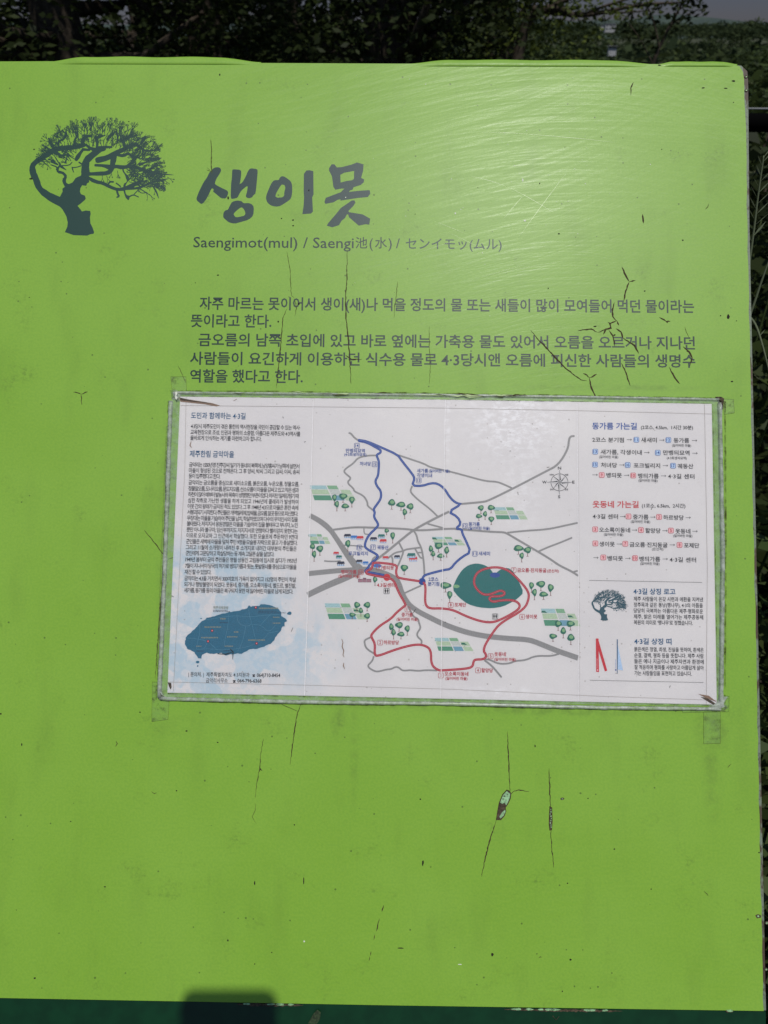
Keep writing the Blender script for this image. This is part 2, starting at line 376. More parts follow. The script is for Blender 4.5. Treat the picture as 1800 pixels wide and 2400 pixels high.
class Flat:
    """flat print or thin marks that lie on the board; several materials, ONE mesh"""
    def __init__(s): s.v = []; s.f = []; s.mi = []; s.mats = []
    def _m(s, k):
        if k not in s.mats: s.mats.append(k)
        return s.mats.index(k)
    def add(s, vs, fs, z, mat):
        b = len(s.v); s.v += [(p[0], p[1], z) for p in vs]; mi = s._m(mat)
        for f in fs: s.f.append(tuple(i + b for i in f)); s.mi.append(mi)
    def poly(s, pts, z, mat, holes=()):
        loops = [[Vector((p[0], p[1], 0)) for p in l] for l in [pts] + list(holes)]
        flat = [p for l in loops for p in l]; tris = tessellate_polygon(loops); out = []
        for t in tris:
            a, b, c = (flat[i] for i in t)
            cr = (b - a).cross(c - a).z
            out.append(t if cr > 0 else (t[0], t[2], t[1]))
        s.add(flat, out, z, mat)
    def stroke(s, pts, wd, z, mat, cap=True):
        n = len(pts); pts = [Vector((p[0], p[1])) for p in pts]
        if not isinstance(wd, (list, tuple)): wd = [wd] * n
        if len(wd) != n: wd = list(np.interp(np.linspace(0, 1, n), np.linspace(0, 1, len(wd)), wd))
        L, Rr = [], []
        for i in range(n):
            a = (pts[i] - pts[i - 1]) if i else (pts[1] - pts[0]); b = (pts[i + 1] - pts[i]) if i < n - 1 else a
            a = a.normalized() if a.length > 0 else Vector((1, 0)); b = b.normalized() if b.length > 0 else a
            t = (a + b); t = t.normalized() if t.length > .2 else a
            nn = Vector((-t.y, t.x)); k = 1 / max(.6, nn.dot(Vector((-a.y, a.x))))
            L.append(pts[i] + nn * wd[i] * .5 * k); Rr.append(pts[i] - nn * wd[i] * .5 * k)
        vs = L + Rr; fs = [(n + i, n + i + 1, i + 1, i) for i in range(n - 1)]
        if cap and wd[0] > 0:
            for (i, sg) in ((0, -1), (n - 1, 1)):
                if wd[i] <= 0: continue
                d = (pts[1] - pts[0] if i == 0 else pts[-1] - pts[-2]).normalized() * sg
                m1, m2 = L[i].lerp(Rr[i], .2) + d * wd[i] * .3, L[i].lerp(Rr[i], .8) + d * wd[i] * .3
                b = len(vs); vs += [m1, m2]; fs.append((i, b, b + 1, n + i) if sg > 0 else (n + i, b + 1, b, i))
        s.add(vs, fs, z, mat)
    def disc(s, c, rx, ry, z, mat, n=20, wob=0):
        vs = [(c[0] + rx * math.cos(2 * math.pi * i / n) * (1 + wob * random.uniform(-1, 1)), c[1] + ry * math.sin(2 * math.pi * i / n) * (1 + wob * random.uniform(-1, 1))) for i in range(n)]
        s.add(vs, [tuple(range(n))], z, mat)
    def ring(s, pts, wdt, z, mat):
        p = pts + [pts[0], pts[1]]; s.stroke(p, wdt, z, mat, False)
    def text(s, t, p0, p1, em, z, mat, off=0.0, minsx=.78, maxsx=1.12):
        """text between two points of the photograph (baseline start and end), em in its pixels"""
        off = min((.006, .010, .013, .018), key=lambda q: abs(q - off)); a, b = U(*p0), U(*p1); T = (b - a).length; k = T / math.hypot(p1[0] - p0[0], p1[1] - p0[1]); e = em * k
        _prime(t, off); adv = [_gl[(c, off)][2] for c in t]
        v0 = [v[0] for v in _gl[(t[0], off)][0]]; lb = min(v0) if v0 else 0
        v1 = [v[0] for v in _gl[(t[-1], off)][0]]; rb = adv[-1] - max(v1) if v1 else 0
        Wd = (sum(adv) - lb - rb) * e; sx = min(maxsx, max(minsx, T / Wd)); gap = (T - Wd * sx) / max(1, len(t) - 1)
        d = (b - a).normalized(); u = Vector((-d.y, d.x)); x = -lb * e * sx
        for c, w_ in zip(t, adv):
            vs, fs, _ = _gl[(c, off)]
            s.add([a + d * (x + q[0] * e * sx) + u * (q[1] * e) for q in vs], fs, z, mat); x += w_ * e * sx + gap
    def build(s, name, parent, mats=None):
        return link_mesh(name, s.v, s.f, [M[k] for k in s.mats], parent, s.mi)

def smooth(pts, it=2):
    pts = [Vector(p) for p in pts]
    for _ in range(it):
        o = [pts[0]]
        for a, b in zip(pts, pts[1:]): o += [a.lerp(b, .25), a.lerp(b, .75)]
        o.append(pts[-1]); pts = o
    return pts
def closed_smooth(pts, it=1):
    pts = [Vector(p) for p in pts]
    for _ in range(it):
        o = []
        for a, b in zip(pts, pts[1:] + pts[:1]): o += [a.lerp(b, .22), a.lerp(b, .78)]
        pts = o
    return pts
PX = DIST / FPX                          # metres on the board per pixel of the photograph
FR = {'A': (700, 960, 4.6083), 'B': (700, 1300, 4.6083), 'C': (1040, 960, 4.6083), 'D': (1040, 1300, 4.6083),
      'R3': (1350, 960, 4.4838), 'R4': (1350, 1310, 4.4838), 'Z5': (360, 900, 4.3658), 'Z6': (360, 1300, 4.3658),
      'Z3': (400, 360, 2.0737), 'Z4': (1000, 600, 2.0737), 'T1': (450, 370, 7.541), 'T2': (650, 370, 6.9125),
      'E1': (50, 260, 8.732), 'E2': (230, 260, 8.732), 'E3': (50, 400, 8.732), 'E4': (230, 380, 8.732),
      'RB': (900, 1600, 1.8433), 'LB': (0, 1600, 1.8433), 'ZR': (900, 0, 1.8433), 'P': (0, 0, 1)}
def F(fr, x, y): o = FR[fr]; return (o[0] + x / o[2], o[1] + y / o[2])
def pts(fr, l): return [U(*F(fr, *p)) for p in l]

def box_mesh(name, lo, hi, mat, parent, bev=0.0):
    bm = bmesh.new(); bmesh.ops.create_cube(bm, size=1)
    for v in bm.verts: v.co = Vector([lo[i] + (v.co[i] + .5) * (hi[i] - lo[i]) for i in range(3)])
    if bev: bmesh.ops.bevel(bm, geom=bm.edges[:], offset=bev, segments=2, affect='EDGES')
    me = bpy.data.meshes.new(name); bm.to_mesh(me); bm.free(); me.materials.append(mat)
    o = bpy.data.objects.new(name, me); C.objects.link(o); o.parent = parent; return o
def tube(pts_, rad, n=6, jit=0):
    """verts, faces of a tapering tube through 3-D points"""
    P = [Vector(p) for p in pts_]; vs, fs = [], []
    if not isinstance(rad, (list, tuple)): rad = [rad] * len(P)
    if len(rad) != len(P): rad = list(np.interp(np.linspace(0, 1, len(P)), np.linspace(0, 1, len(rad)), rad))
    for i, p in enumerate(P):
        t = (P[min(i + 1, len(P) - 1)] - P[max(i - 1, 0)]).normalized(); a = t.orthogonal().normalized() if i == 0 else (a - t * a.dot(t)).normalized(); b = t.cross(a)
        for k in range(n):
            q = 2 * math.pi * k / n; vs.append(tuple(p + (a * math.cos(q) + b * math.sin(q)) * rad[i] * (1 + random.uniform(-jit, jit))))
    for i in range(len(P) - 1):
        for k in range(n): k2 = (k + 1) % n; fs.append((i * n + k, i * n + k2, (i + 1) * n + k2, (i + 1) * n + k))
    fs.append(tuple(range(n))[::-1]); fs.append(tuple((len(P) - 1) * n + k for k in range(n))); return vs, fs
def tubes(name, lst, mat, parent=None, n=6, jit=0):
    V, Fc = [], []
    for p, r in lst:
        v, f = tube(p, r, n, jit); b = len(V); V += v; Fc += [tuple(i + b for i in q) for q in f]
    return link_mesh(name, V, Fc, mat, parent, smooth=True)
def leaves(name, centers, spread, per, size, mat, parent=None, flat=.4, long=1.5, droop=0.0):
    """many leaf-sized diamonds gathered round clump centres"""
    c = np.repeat(np.asarray(centers, float), per, axis=0); n = len(c)
    off = rng.normal(size=(n, 3)); off /= np.linalg.norm(off, axis=1)[:, None] + 1e-9
    off *= (rng.random(n) ** .45)[:, None] * np.asarray(spread)
    p = c + off; d = rng.normal(size=(n, 3)); d[:, 2] = d[:, 2] * flat - droop; d /= np.linalg.norm(d, axis=1)[:, None]
    e = rng.normal(size=(n, 3)); e -= (e * d).sum(1)[:, None] * d; e /= np.linalg.norm(e, axis=1)[:, None]
    s = size * rng.uniform(.55, 1.25, n)[:, None]; up = np.cross(d, e)
    v = np.stack([p - d * s * long * .5, p + e * s * .38 + up * s * .10, p + d * s * long * .5, p - e * s * .38 + up * s * .10], axis=1).reshape(-1, 3)
    return link_mesh(name, v, np.arange(n * 4).reshape(-1, 4), mat, parent)

# ------------------------------------------------------------------ ground, hills, sky side
def gz(x, y):
    d = math.hypot(x, y); return -9.0 * (1 - math.exp(-max(0, y - 14) / 60.0)) if y > 14 else 0.0
xs = sorted(set([-3500, -1500, -700, -300, -150, -80, -40, -20, -10, -5, 0, 5, 10, 20, 40, 80, 150, 300, 700, 1500, 3500]))
ys = [-60, -10, -3, 0, 3, 7, 11, 14, 17, 20, 25, 32, 40, 52, 70, 95, 130, 180, 260, 400, 700, 1300, 2500, 4500]
gv = [(x, y, gz(x, y) + (random.uniform(-.04, .04) if abs(y) > 6 else 0)) for y in ys for x in xs]; nx = len(xs)
gf = [(j * nx + i, j * nx + i + 1, (j + 1) * nx + i + 1, (j + 1) * nx + i) for j in range(len(ys) - 1) for i in range(nx - 1)]
tag(link_mesh('ground', gv, gf, M['ground']), kind='structure')
def ridge(name, y, prof, x0, x1, depth, seed):
    random.seed(seed); n = 90; v = []; f = []
    for i in range(n + 1):
        t = i / n; x = x0 + (x1 - x0) * t; h = prof(t) + random.uniform(-1, 1) * y * .0006
        v += [(x, y - depth, -12), (x, y - depth * .4, -12 + (h + 12) * .7), (x, y, h), (x, y + depth, -12)]
    for i in range(n):
        for k in range(3): a = i * 4 + k; f.append((a, a + 4, a + 5, a + 1))
    return tag(link_mesh(name, v, f, M['hill'], smooth=True), kind='structure')
def zt(py, d): return W(900, py, d).z
ridge('hills', 1500, lambda t: zt(58, 1500) + 13 * math.exp(-((t - .60) / .022) ** 2) + 7 * math.exp(-((t - .555) / .02) ** 2) + 2 * math.sin(t * 40), -1400, 1400 + 400, 250, 3)
ridge('hills', 2600, lambda t: zt(54, 2600) + 20 * math.exp(-((t - .655) / .02) ** 2) + 14 * math.exp(-((t - .58) / .03) ** 2) + 4 * math.sin(t * 30), -2600, 2600, 500, 5)
random.seed(11)

# ------------------------------------------------------------------ distant woods and buildings
cs = []
for i in range(900):
    d = random.uniform(60, 420); x = random.uniform(-.45, .52) * d; h = random.uniform(2.0, 4.5) * (1 + d / 900)
    for k in range(3): cs.append((x + random.gauss(0, 1.2), d + random.gauss(0, 1), gz(x, d) + h * random.uniform(.5, 1.25)))
for i in range(700):
    d = random.uniform(260, 800); px = random.uniform(700, 1950); py = random.uniform(60, 88)
    if 1395 < px < 1455 and d < 400: continue
    q = W(px, py, d)
    for k in range(3): cs.append((q.x + random.gauss(0, 2.5), d + random.gauss(0, 2), q.z + random.gauss(0, .6)))
tag(leaves('distant_woodland', cs, (3.0, 2.4, 1.8), 30, .9, M['leaf_far']), 'dark green scrub and woodland filling the plain below the hills', 'woodland', kind='stuff')
def building(name, px0, px1, pyt, pyb, d, label, cat, wall, floors=2, nwin=4, roof='roof_grey'):
    a, b = W(px0, pyb, d), W(px1, pyt, d); e = empty(name, label, cat, loc=((a.x + b.x) / 2, d, a.z))
    w_, h = b.x - a.x, b.z - a.z; dp = w_ * .6
    box_mesh('wall', (-w_ / 2, 0, -.6), (w_ / 2, dp, h), wall, e); rf = box_mesh('roof', (-w_ / 2 - .2, -.2, h), (w_ / 2 + .2, dp + .2, h + h * .06), M[roof], e)
    for j in range(floors):
        for i in range(nwin):
            x = -w_ / 2 + (i + .5) * w_ / nwin; z = h * (j + .35) / floors
            box_mesh('window', (x - w_ / nwin * .27, -.06, z), (x + w_ / nwin * .27, -.01, z + h / floors * .4), M['window'], e)
    return e
building('apartment_building', 1418, 1444, 56, 72, 380, 'small white apartment block standing among the distant trees under the hills', 'building', M['white_wall'], 2, 3)
building('farm_building', 1406, 1417, 59, 70, 385, 'narrow white building just beside the distant white apartment block', 'building', M['white_wall'], 2, 2)
building('farm_shed', 1427, 1446, 108, 116, 95, 'low white farm shed in the scrub below the distant white block', 'shed', M['white_wall'], 1, 3)
building('tarpaulin_shed', 1072, 1098, 118, 131, 30, 'low shed with blue walls glimpsed under the olive green tree', 'shed', M['roof_blue'], 1, 2)
building('farm_shed', 390, 408, 127, 136, 60, 'tiny pale shed glimpsed between the trees above the tree emblem', 'shed', M['white_wall'], 1, 2)
py_ = W(1745, 84, 600); e = empty('power_pylon', 'thin grey lattice pylon on the plain near the far right hill', 'pylon', loc=(py_.x, 600, py_.z)); e.scale = (.55, .55, .55)
tubes('mast', [([(-1, 0, -3), (0, 0, 8)], .12), ([(1, 0, -3), (0, 0, 8)], .12), ([(0, 0, 0), (0, 0, 9)], .1)], M['steel'], e, 5)
tubes('cross_arm', [([(-2, 0, 6), (2, 0, 6)], .1), ([(-1.5, 0, 7.6), (1.5, 0, 7.6)], .1)], M['steel'], e, 5)

# ------------------------------------------------------------------ trees behind the board
def tree(label, x, y, h, rx, rz_lo, leafm, nclump, per, size, seed, lean=0.0, spread=.55, group='trees behind the board', name='broadleaf_tree'):
    random.seed(seed); g = gz(x, y); e = empty(name, label, 'tree', loc=(x, y, g), group=group)
    top = Vector((lean, 0, h * .72)); tr = [Vector((0, 0, -.1)), Vector((lean * .2 + .06, .05, h * .2)), Vector((lean * .5 - .08, -.04, h * .45)), top]
    r0 = .03 * h; br = [(tr, [r0 * 1.25, r0, r0 * .7, r0 * .3])]; cl = []
    for i in range(nclump):
        q = random.uniform(0, 2 * math.pi); zz = rz_lo + (h - rz_lo) * (random.random() ** .85); t = (zz - rz_lo) / (h - rz_lo)
        rr = rx * math.sqrt(max(.08, 1 - (2 * t - .95) ** 2 * .85)) * random.uniform(.45, 1.0) if t > .35 else rx * random.uniform(.35, .92) * (.72 + .28 * t / .35)
        p = Vector((lean * t + rr * math.cos(q), rr * math.sin(q), zz)); cl.append(tuple(p))
        if i % 3 == 0:
            s = tr[1].lerp(top, min(1, max(0, (zz - h * .25) / (h * .6)) * .8)); mid = s.lerp(p, .55) + Vector((0, 0, -.12 * rr))
            br.append(([s, mid, p], [r0 * .32, r0 * .18, r0 * .06]))
    tubes('trunk', br, M['bark'], e, 6, .06); leaves('crown', cl, (spread * 1.1, spread * 1.1, spread * .75), per, size, M[leafm], e)
    return e
def at(px, d): r = ray(px, 70); return r.x / r.y * d
tree('huge dark evergreen tree filling the view behind the board above the tree emblem', at(120, 6.5), 6.5, 6.5, 2.1, .5, 'leaf_dark', 260, 190, .045, 1, spread=.5)
tree('slim dark tree between the evergreen and the gap of light above the big title', at(470, 7.2), 7.2, 5.8, 1.15, .7, 'leaf_mid', 120, 150, .042, 2, spread=.42)
tree('loose mid green tree behind the board above the big title lettering', at(660, 9), 9.0, 6.2, 1.2, .6, 'leaf_mid', 110, 130, .05, 3, spread=.42)
tree('almost black dense tree behind the middle of the board', at(905, 5.6), 5.6, 6.0, .88, .4, 'leaf_dark', 200, 220, .036, 4, spread=.42)
tree('olive green tree with lit leaves behind the right half of the board', at(1165, 8.5), 8.5, 5.6, 1.0, .35, 'leaf_olive', 170, 150, .045, 5, spread=.42)
tree('dark backdrop tree standing farther off behind the slim trees', at(330, 15), 15, 8, 3.6, -1.2, 'leaf_dark', 220, 110, .11, 6, spread=.9)
tree('second backdrop tree farther off behind the dense black tree', at(800, 17), 17, 8, 3.0, -1.5, 'leaf_mid', 220, 110, .11, 8, spread=.8)
tree('low round bush at the far left edge behind the evergreen', at(-190, 10), 10, 6, 2.2, .2, 'leaf_mid', 110, 70, .10, 9, spread=.6, name='round_bush')
# low scrub and bushes beyond the board
for i, (px, d, r, lm, lb) in enumerate(((1340, 12, .9, 'leaf_mid', 'low dark bush under the overhanging branch'), (1500, 14, 1.2, 'leaf_dark', 'wide dark bush beyond the thin sapling'),
                                  (1660, 11, 1.0, 'leaf_mid', 'rounded green bush near the board corner'), (1800, 12, 1.3, 'leaf_mid', 'green bush at the far right edge behind the board'),
                                  (1130, 13, 1.0, 'leaf_olive', 'olive bush in front of the blue shed'), (560, 11, .9, 'leaf_mid', 'small bush low between the slim tree and the loose tree'),
                                  (240, 9, .9, 'leaf_mid', 'small green bush at the foot of the huge evergreen'))):
    random.seed(40 + i); x = at(px, d); g = gz(x, d); e = empty('bush', lb, 'bush', loc=(x, d, g), group='bushes beyond the board')
    top = 1.5 - (0.012 + .010 * (i % 3)) * d - g
    cl = [(random.gauss(0, r * .45), random.gauss(0, r * .4), random.uniform(.15, top - .2)) for _ in range(38)]
    tubes('stem', [([(0, 0, -.05), (c[0] * .5, c[1] * .5, c[2] * .6), c], [.02, .012, .005]) for c in cl[::4]], M['bark'], e, 5)
    leaves('foliage', cl, (.36, .36, .26), 110, .05, M[lm], e)
for i, (dx, y, h, lb) in enumerate(((.75, 2.6, 1.15, 'dark shrub behind the fence wire beside the upper board corner'), (1.15, 3.4, 1.3, 'shrub beyond the first shrub on the side of the fence'), (.62, 2.0, .95, 'low shrub on the ground under the fence wire'), (1.6, 4.6, 1.35, 'wide shrub at the far side of the fence'), (.5, 1.5, .7, 'short shrub on the ground behind the leafy weeds'))):
    random.seed(80 + i); x = (B0 + BR * U(1790, 1200).x).x + dx; e = empty('shrub', lb, 'shrub', loc=(x, y, 0), group='shrubs beside the fence')
    cl = [(random.gauss(0, .33), random.gauss(0, .28), random.uniform(.08, h) * (1 - .12 * random.random())) for _ in range(52)]
    tubes('stem', [([(0, 0, -.05), (c[0] * .5, c[1] * .5, c[2] * .6), c], [.015, .01, .004]) for c in cl[::4]], M['bark'], e, 5)
    leaves('foliage', cl, (.18, .18, .15), 75, .042, M['leaf_mid' if i % 2 else 'leaf_dark'], e)
# overhanging branch and sapling
def branch_plant(name, label, cat, lines, mat, lm, size, per, sp, group=None, droop=0, sub=2):
    o = lines[0][0][0]; e = empty(name, label, cat, loc=o, group=group); L, cl = [], []
    for P, r in lines:
        Q = [Vector(p) - Vector(o) for p in P]; S = smooth(Q, sub); L.append((S, r))
        k = max(1, len(S) // 14)
        cl += [tuple(S[i]) for i in range(len(S) // 4, len(S), k)]
    tubes('stem', L, M[mat], e, 5); leaves('foliage', cl, sp, per, size, M[lm], e, droop=droop); return e
g1 = at(1240, 7.5)
lines = [([(at(1195, 7.5), 7.5, 0.0), (at(1210, 7.5), 7.5, 1.0), W(1230, 40, 7.5), W(1300, 12, 7.3), W(1345, 38, 7.2)], [.07, .06, .04, .03, .02]),
         ([W(1250, 20, 7.4), W(1360, 38, 7.2), W(1420, 28, 7.1), W(1500, 10, 7.0), W(1600, 6, 6.9)], [.025, .018, .012, .006]),
         ([W(1360, 38, 7.2), W(1420, 12, 7.1), W(1480, -4, 7.1), W(1540, -30, 7)], [.014, .008, .004]),
         ([W(1420, 28, 7.1), W(1470, 30, 7.0), W(1520, 24, 7.0)], [.01, .006, .003]), ([W(1300, 12, 7.3), W(1350, -10, 7.2), W(1450, -40, 7)], [.02, .012, .006])]
branch_plant('leaning_tree', 'bare branched tree reaching out over the distant hills', 'tree', lines, 'bark', 'leaf_olive', .030, 8, (.15, .12, .07), 'trees behind the board')
sap = [([(at(1470, 5), 5, 0), W(1530, 150, 5), W(1545, 110, 5), W(1570, 60, 5), W(1590, 25, 5), W(1600, 2, 5), W(1610, -30, 5)], [.012, .01, .007, .004]),
       ([W(1545, 110, 5), W(1535, 60, 5), W(1520, 20, 5), W(1510, -20, 5)], [.006, .004, .002]), ([W(1570, 60, 5), W(1610, 35, 5), W(1640, 20, 5)], [.005, .003, .002]),
       ([W(1590, 25, 5), W(1615, 5, 5), W(1630, -15, 5)], [.004, .002]), ([W(1530, 150, 5), W(1500, 90, 5), W(1470, 50, 5)], [.005, .003, .002])]
branch_plant('sapling', 'thin sapling with sparse leaves against the pale sky', 'sapling', sap, 'bark', 'leaf_dark', .026, 6, (.06, .05, .05))

# ------------------------------------------------------------------ plants along the right edge of the board
def weed(label, x, y, h, n, lm, seed, lean=(0, 0), leaf=.035, name='leafy_weed', grp='weeds beside the board'):
    random.seed(seed); e = empty(name, label, 'weed', loc=(x, y, 0), group=grp); L, cl = [], []
    for k in range(n):
        q = random.uniform(0, 6.28); s = random.uniform(.05, .28); hh = h * random.uniform(.72, 1.0)
        P = [Vector((math.cos(q) * s * .2, math.sin(q) * s * .2, 0)), Vector((math.cos(q) * s * .6 + lean[0] * .4, math.sin(q) * s * .6 + lean[1] * .4, hh * .55)), Vector((math.cos(q) * s + lean[0], math.sin(q) * s + lean[1], hh))]
        S = smooth(P, 2); L.append((S, [.005, .003, .001])); cl += [tuple(p) for p in S[2:]]
    tubes('stem', L, M['leaf_weed'], e, 5); leaves('foliage', cl, (.05, .05, .04), 9, leaf, M[lm], e, droop=.2); return e
bxr = (B0 + BR * U(1790, 1200).x).x
random.seed(3); LB_ = ['tall leafy weed rising beside the board corner', 'broad leaved weed beside the upper right board edge', 'drooping weed beside the body text end of the board', 'dense weed beside the taped map poster',
       'low weed beside the lower right corner of the poster', 'short weed beside the bottom right of the board', 'dark weed standing behind the upper board edge', 'loose weed behind the first leafy weeds']
for i, (dx, y, h, lm) in enumerate(((.30, 1.35, 1.28, 'leaf_mid'), (.22, 1.05, 1.12, 'leaf_weed'), (.20, .85, .92, 'leaf_mid'), (.20, .68, .80, 'leaf_weed'), (.19, .52, .66, 'leaf_mid'), (.18, .36, .50, 'leaf_mid'), (.52, 1.75, 1.32, 'leaf_dark'), (.62, 1.3, 1.05, 'leaf_mid'))):
    weed(LB_[i], bxr + dx, y, h, 11, lm, 60 + i, leaf=.03)
def grass_stem(label, P, leaf, nl, seed):
    random.seed(seed); o = Vector(P[0]); e = empty('seed_grass', label, 'grass stem', loc=o, group='pale grass stems beside the board'); S = smooth([Vector(p) - o for p in P], 2)
    tubes('stem', [(S, [.0016, .0012, .0006])], M['leaf_pale'], e, 5)
    V, Fc = [], []
    for i in range(nl):
        t = .45 + .55 * i / nl; j = t * (len(S) - 1); a = S[int(j)].lerp(S[min(int(j) + 1, len(S) - 1)], j % 1); d = (S[-1] - S[-3]).normalized(); sd = Vector((.8 if i % 2 else -.8, random.uniform(-.4, .4), 1.0)).normalized()
        l = leaf * (1.15 - .5 * i / nl); up = Vector((0, 0, 1)).cross(sd).normalized(); b = len(V)
        V += [tuple(a), tuple(a + sd * l * .5 + up * l * .09), tuple(a + sd * l), tuple(a + sd * l * .5 - up * l * .09)]; Fc.append((b, b + 1, b + 2, b + 3))
    link_mesh('leaf_blades', V, Fc, M['leaf_pale'], e)
grass_stem('pale grass stem with alternating blades beside the upper right board edge', [W(1735, 820, .80), W(1752, 640, .80), W(1766, 545, .80), W(1776, 460, .80), W(1790, 365, .80)], .017, 18, 1)
grass_stem('thin bare stem leaning out above the poster side of the board', [W(1735, 800, .76), W(1766, 715, .76), W(1784, 660, .76), W(1806, 600, .76)], .008, 5, 2)
grass_stem('thin stem bending down beside the end of the body text', [W(1740, 730, .76), W(1768, 752, .76), W(1785, 800, .75), W(1806, 885, .74)], .008, 5, 3)
# fence wire behind the board, and a black bar for the shade below it
e = empty('wire_fence', 'single fence wire, with a black bar added for the shade under it, beside the board corner', 'fence', loc=(bxr + 1.3, 2.2, 0))
r1 = W(1740, 288, 2.2); r2 = W(1830, 290, 2.2)
tubes('rail', [([(-1.0, 0, r1.z), (2.5, .05, r1.z)], .022)], M['dark_pipe'], e, 10)  # black shade below the wire, modelled as a near-black bar
z2 = W(1780, 254, 2.2).z; tubes('wire', [([(-1.0, 0, z2), (2.5, .05, z2 - .01)], .0022)], M['wire'], e, 6)
for x in (-.98, 2.45): tubes('post', [([(x, .04, -.05), (x, .04, z2 + .1)], .03)], M['dark_pipe'], e, 8)
# grass
gx = []; 
for i in range(30000):
    x = random.uniform(-2.5, 3.5); y = random.uniform(-.2, 6.5); gx.append((x, y, 0))
gx = np.array(gx); n = len(gx); an = rng.random(n) * 6.28; hh = rng.uniform(.06, .28, n); wv = np.stack([np.cos(an), np.sin(an), np.zeros(n)], 1) * .006
tp = gx + np.stack([rng.normal(0, .05, n), rng.normal(0, .05, n), hh], 1)
tag(link_mesh('grass', np.stack([gx - wv, gx + wv, tp], 1).reshape(-1, 3), np.arange(n * 3).reshape(-1, 3), M['leaf_weed']), 'dark rough grass covering the ground around the board', 'grass', kind='stuff')

# ------------------------------------------------------------------ the board
board = empty('information_board', 'large bright green village information board with blue grey Korean lettering and a tree emblem', 'sign', mat=BM)
e1 = U(1752, 150); x_r0, x_r1 = U(1752, 160), U(1797, 2368)
tl = U(-160, 143)
# outline of the film, top edge wanders a little, the upper corner is rounded
top = [U(-160, 143), U(0, 144), U(115, 143.5), U(330, 146), U(600, 147.5), U(900, 149), U(1200, 150), U(1500, 150), U(1715, 151), U(1733, 155), U(1741, 168), U(1744, 186)]
rightp = []
for i, y in enumerate(np.linspace(230, 2340, 60)):
    rightp.append(U(1745 + (y - 186) * (44.0 / 2150) + random.choice((0, 0, .8, -.8, -2.2)) * (1.5 if 280 < y < 430 else .7), float(y)))
bot = [U(1790, 2369.5), U(900, 2356), U(0, 2339), U(-160, 2336)]
outl = top + rightp + bot
def slab(name, pl, z0, z1, mat, parent):
    n = len(pl); vs = [(p.x, p.y, z1) for p in pl] + [(p.x, p.y, z0) for p in pl]
    fs = [tuple(range(n))[::-1], tuple(range(n, 2 * n))] + [(i, (i + 1) % n, n + (i + 1) % n, n + i) for i in range(n)]
    o = link_mesh(name, vs, fs, mat, parent)
    bm = bmesh.new(); bm.from_mesh(o.data); bmesh.ops.recalc_face_normals(bm, faces=bm.faces); bmesh.ops.triangulate(bm, faces=[f for f in bm.faces if len(f.verts) > 4]); bm.to_mesh(o.data); bm.free(); return o
slab('film', outl, -.0004, 0, M['film'], board)
back = [U(-160, 145), U(1715, 151.5), U(1738, 153), U(1752, 166), U(1754, 190), U(1757, 520), U(1765, 900), U(1796, 2369), U(-160, 2336)]
slab('backing_panel', back, -.018, -.0005, M['edge'], board)
slab('lower_rail', [U(-160, 2338), U(0, 2341), U(900, 2358), U(1796, 2372), U(1799, 2820), U(-160, 2800)], -.022, -.0009, M['rail'], board)
# lifted film along the top edge
def curl(x0, x1, base, crest, name='lifted_film'):
    n, k = 60, 7; V, Fc = [], []
    for i in range(n + 1):
        t = i / n; x = x0 + (x1 - x0) * t; ev = min(1, t * 5.5) * min(1, (1 - t) * 5); ev = ev * ev * (3 - 2 * ev); h = crest * ev * (1 + .08 * math.sin(t * 21))
        for j in range(k + 1):
            s = j / k; p = U(x, base + .7 * t * (x1 - x0) / 240 + 7 - (h + 7) * s); V.append((p.x, p.y, -.0001 + .0008 * ev * math.sin(math.pi * s ** .7 * .97)))
    for i in range(n):
        for j in range(k): a = i * (k + 1) + j; Fc.append((a, a + k + 1, a + k + 2, a + 1))
    o = link_mesh(name, V, Fc, M['film'], board, smooth=True); sm = o.modifiers.new('thick', 'SOLIDIFY'); sm.thickness = .0003; sm.offset = -1; return o
curl(112, 612, 144.2, 11.5); curl(952, 1545, 149.2, 9.5); curl(1545, 1728, 149.6, 5.5)
# posts and rear frame
for px in (120, 1600):
    p = U(px, 1900); b = B0 + BR * p.x + BU * p.y - BN * .045
    q = box_mesh('post', (-.03, -.03, -b.z - .05), (.03, .03, -.012), M['rail'], None, .004); q.parent = board; q.matrix_parent_inverse = BM.inverted(); q.location = b
a, b = U(-150, 400), U(1740, 430); box_mesh('rear_bar', (a.x, b.y - .02, -.05), (b.x, b.y + .02, -.0185), M['rail'], board)
a, b = U(-150, 2000), U(1760, 2000); box_mesh('rear_bar', (a.x, b.y - .02, -.05), (b.x, b.y + .02, -.0185), M['rail'], board)

Z1 = .00004
# title brush lettering
def title_glyph(outer, holes=()):
    f = Flat(); f.poly(closed_smooth(outer), Z1, 'ink_title', [closed_smooth(h) for h in holes]); return f.build('title_lettering', board)
T1 = lambda l: pts('T1', l)
T2 = lambda l: pts('T2', l)
f = Flat()
f.poly(closed_smooth(T1([(75, 745), (90, 680), (130, 580), (210, 420), (265, 350), (300, 270), (350, 210), (400, 170), (470, 165), (505, 185), (517, 225), (490, 280), (430, 370), (405, 440), (410, 470), (520, 530), (620, 575), (642, 610), (630, 660), (600, 720), (515, 715), (440, 650), (370, 595), (385, 560), (365, 537), (340, 548), (310, 620), (260, 720), (205, 795), (170, 815), (150, 808)])), Z1, 'ink_title')
f.poly(closed_smooth(T1([(720, 200), (865, 212), (872, 280), (850, 450), (825, 465), (885, 445), (950, 330), (985, 240), (1030, 182), (1140, 195), (1163, 220), (1150, 380), (1125, 635), (1095, 650), (1060, 700), (1000, 717), (945, 688), (975, 590), (985, 500), (960, 505), (870, 580), (830, 650), (805, 705), (720, 727), (683, 715), (690, 460), (705, 360), (710, 230)])), Z1, 'ink_title')
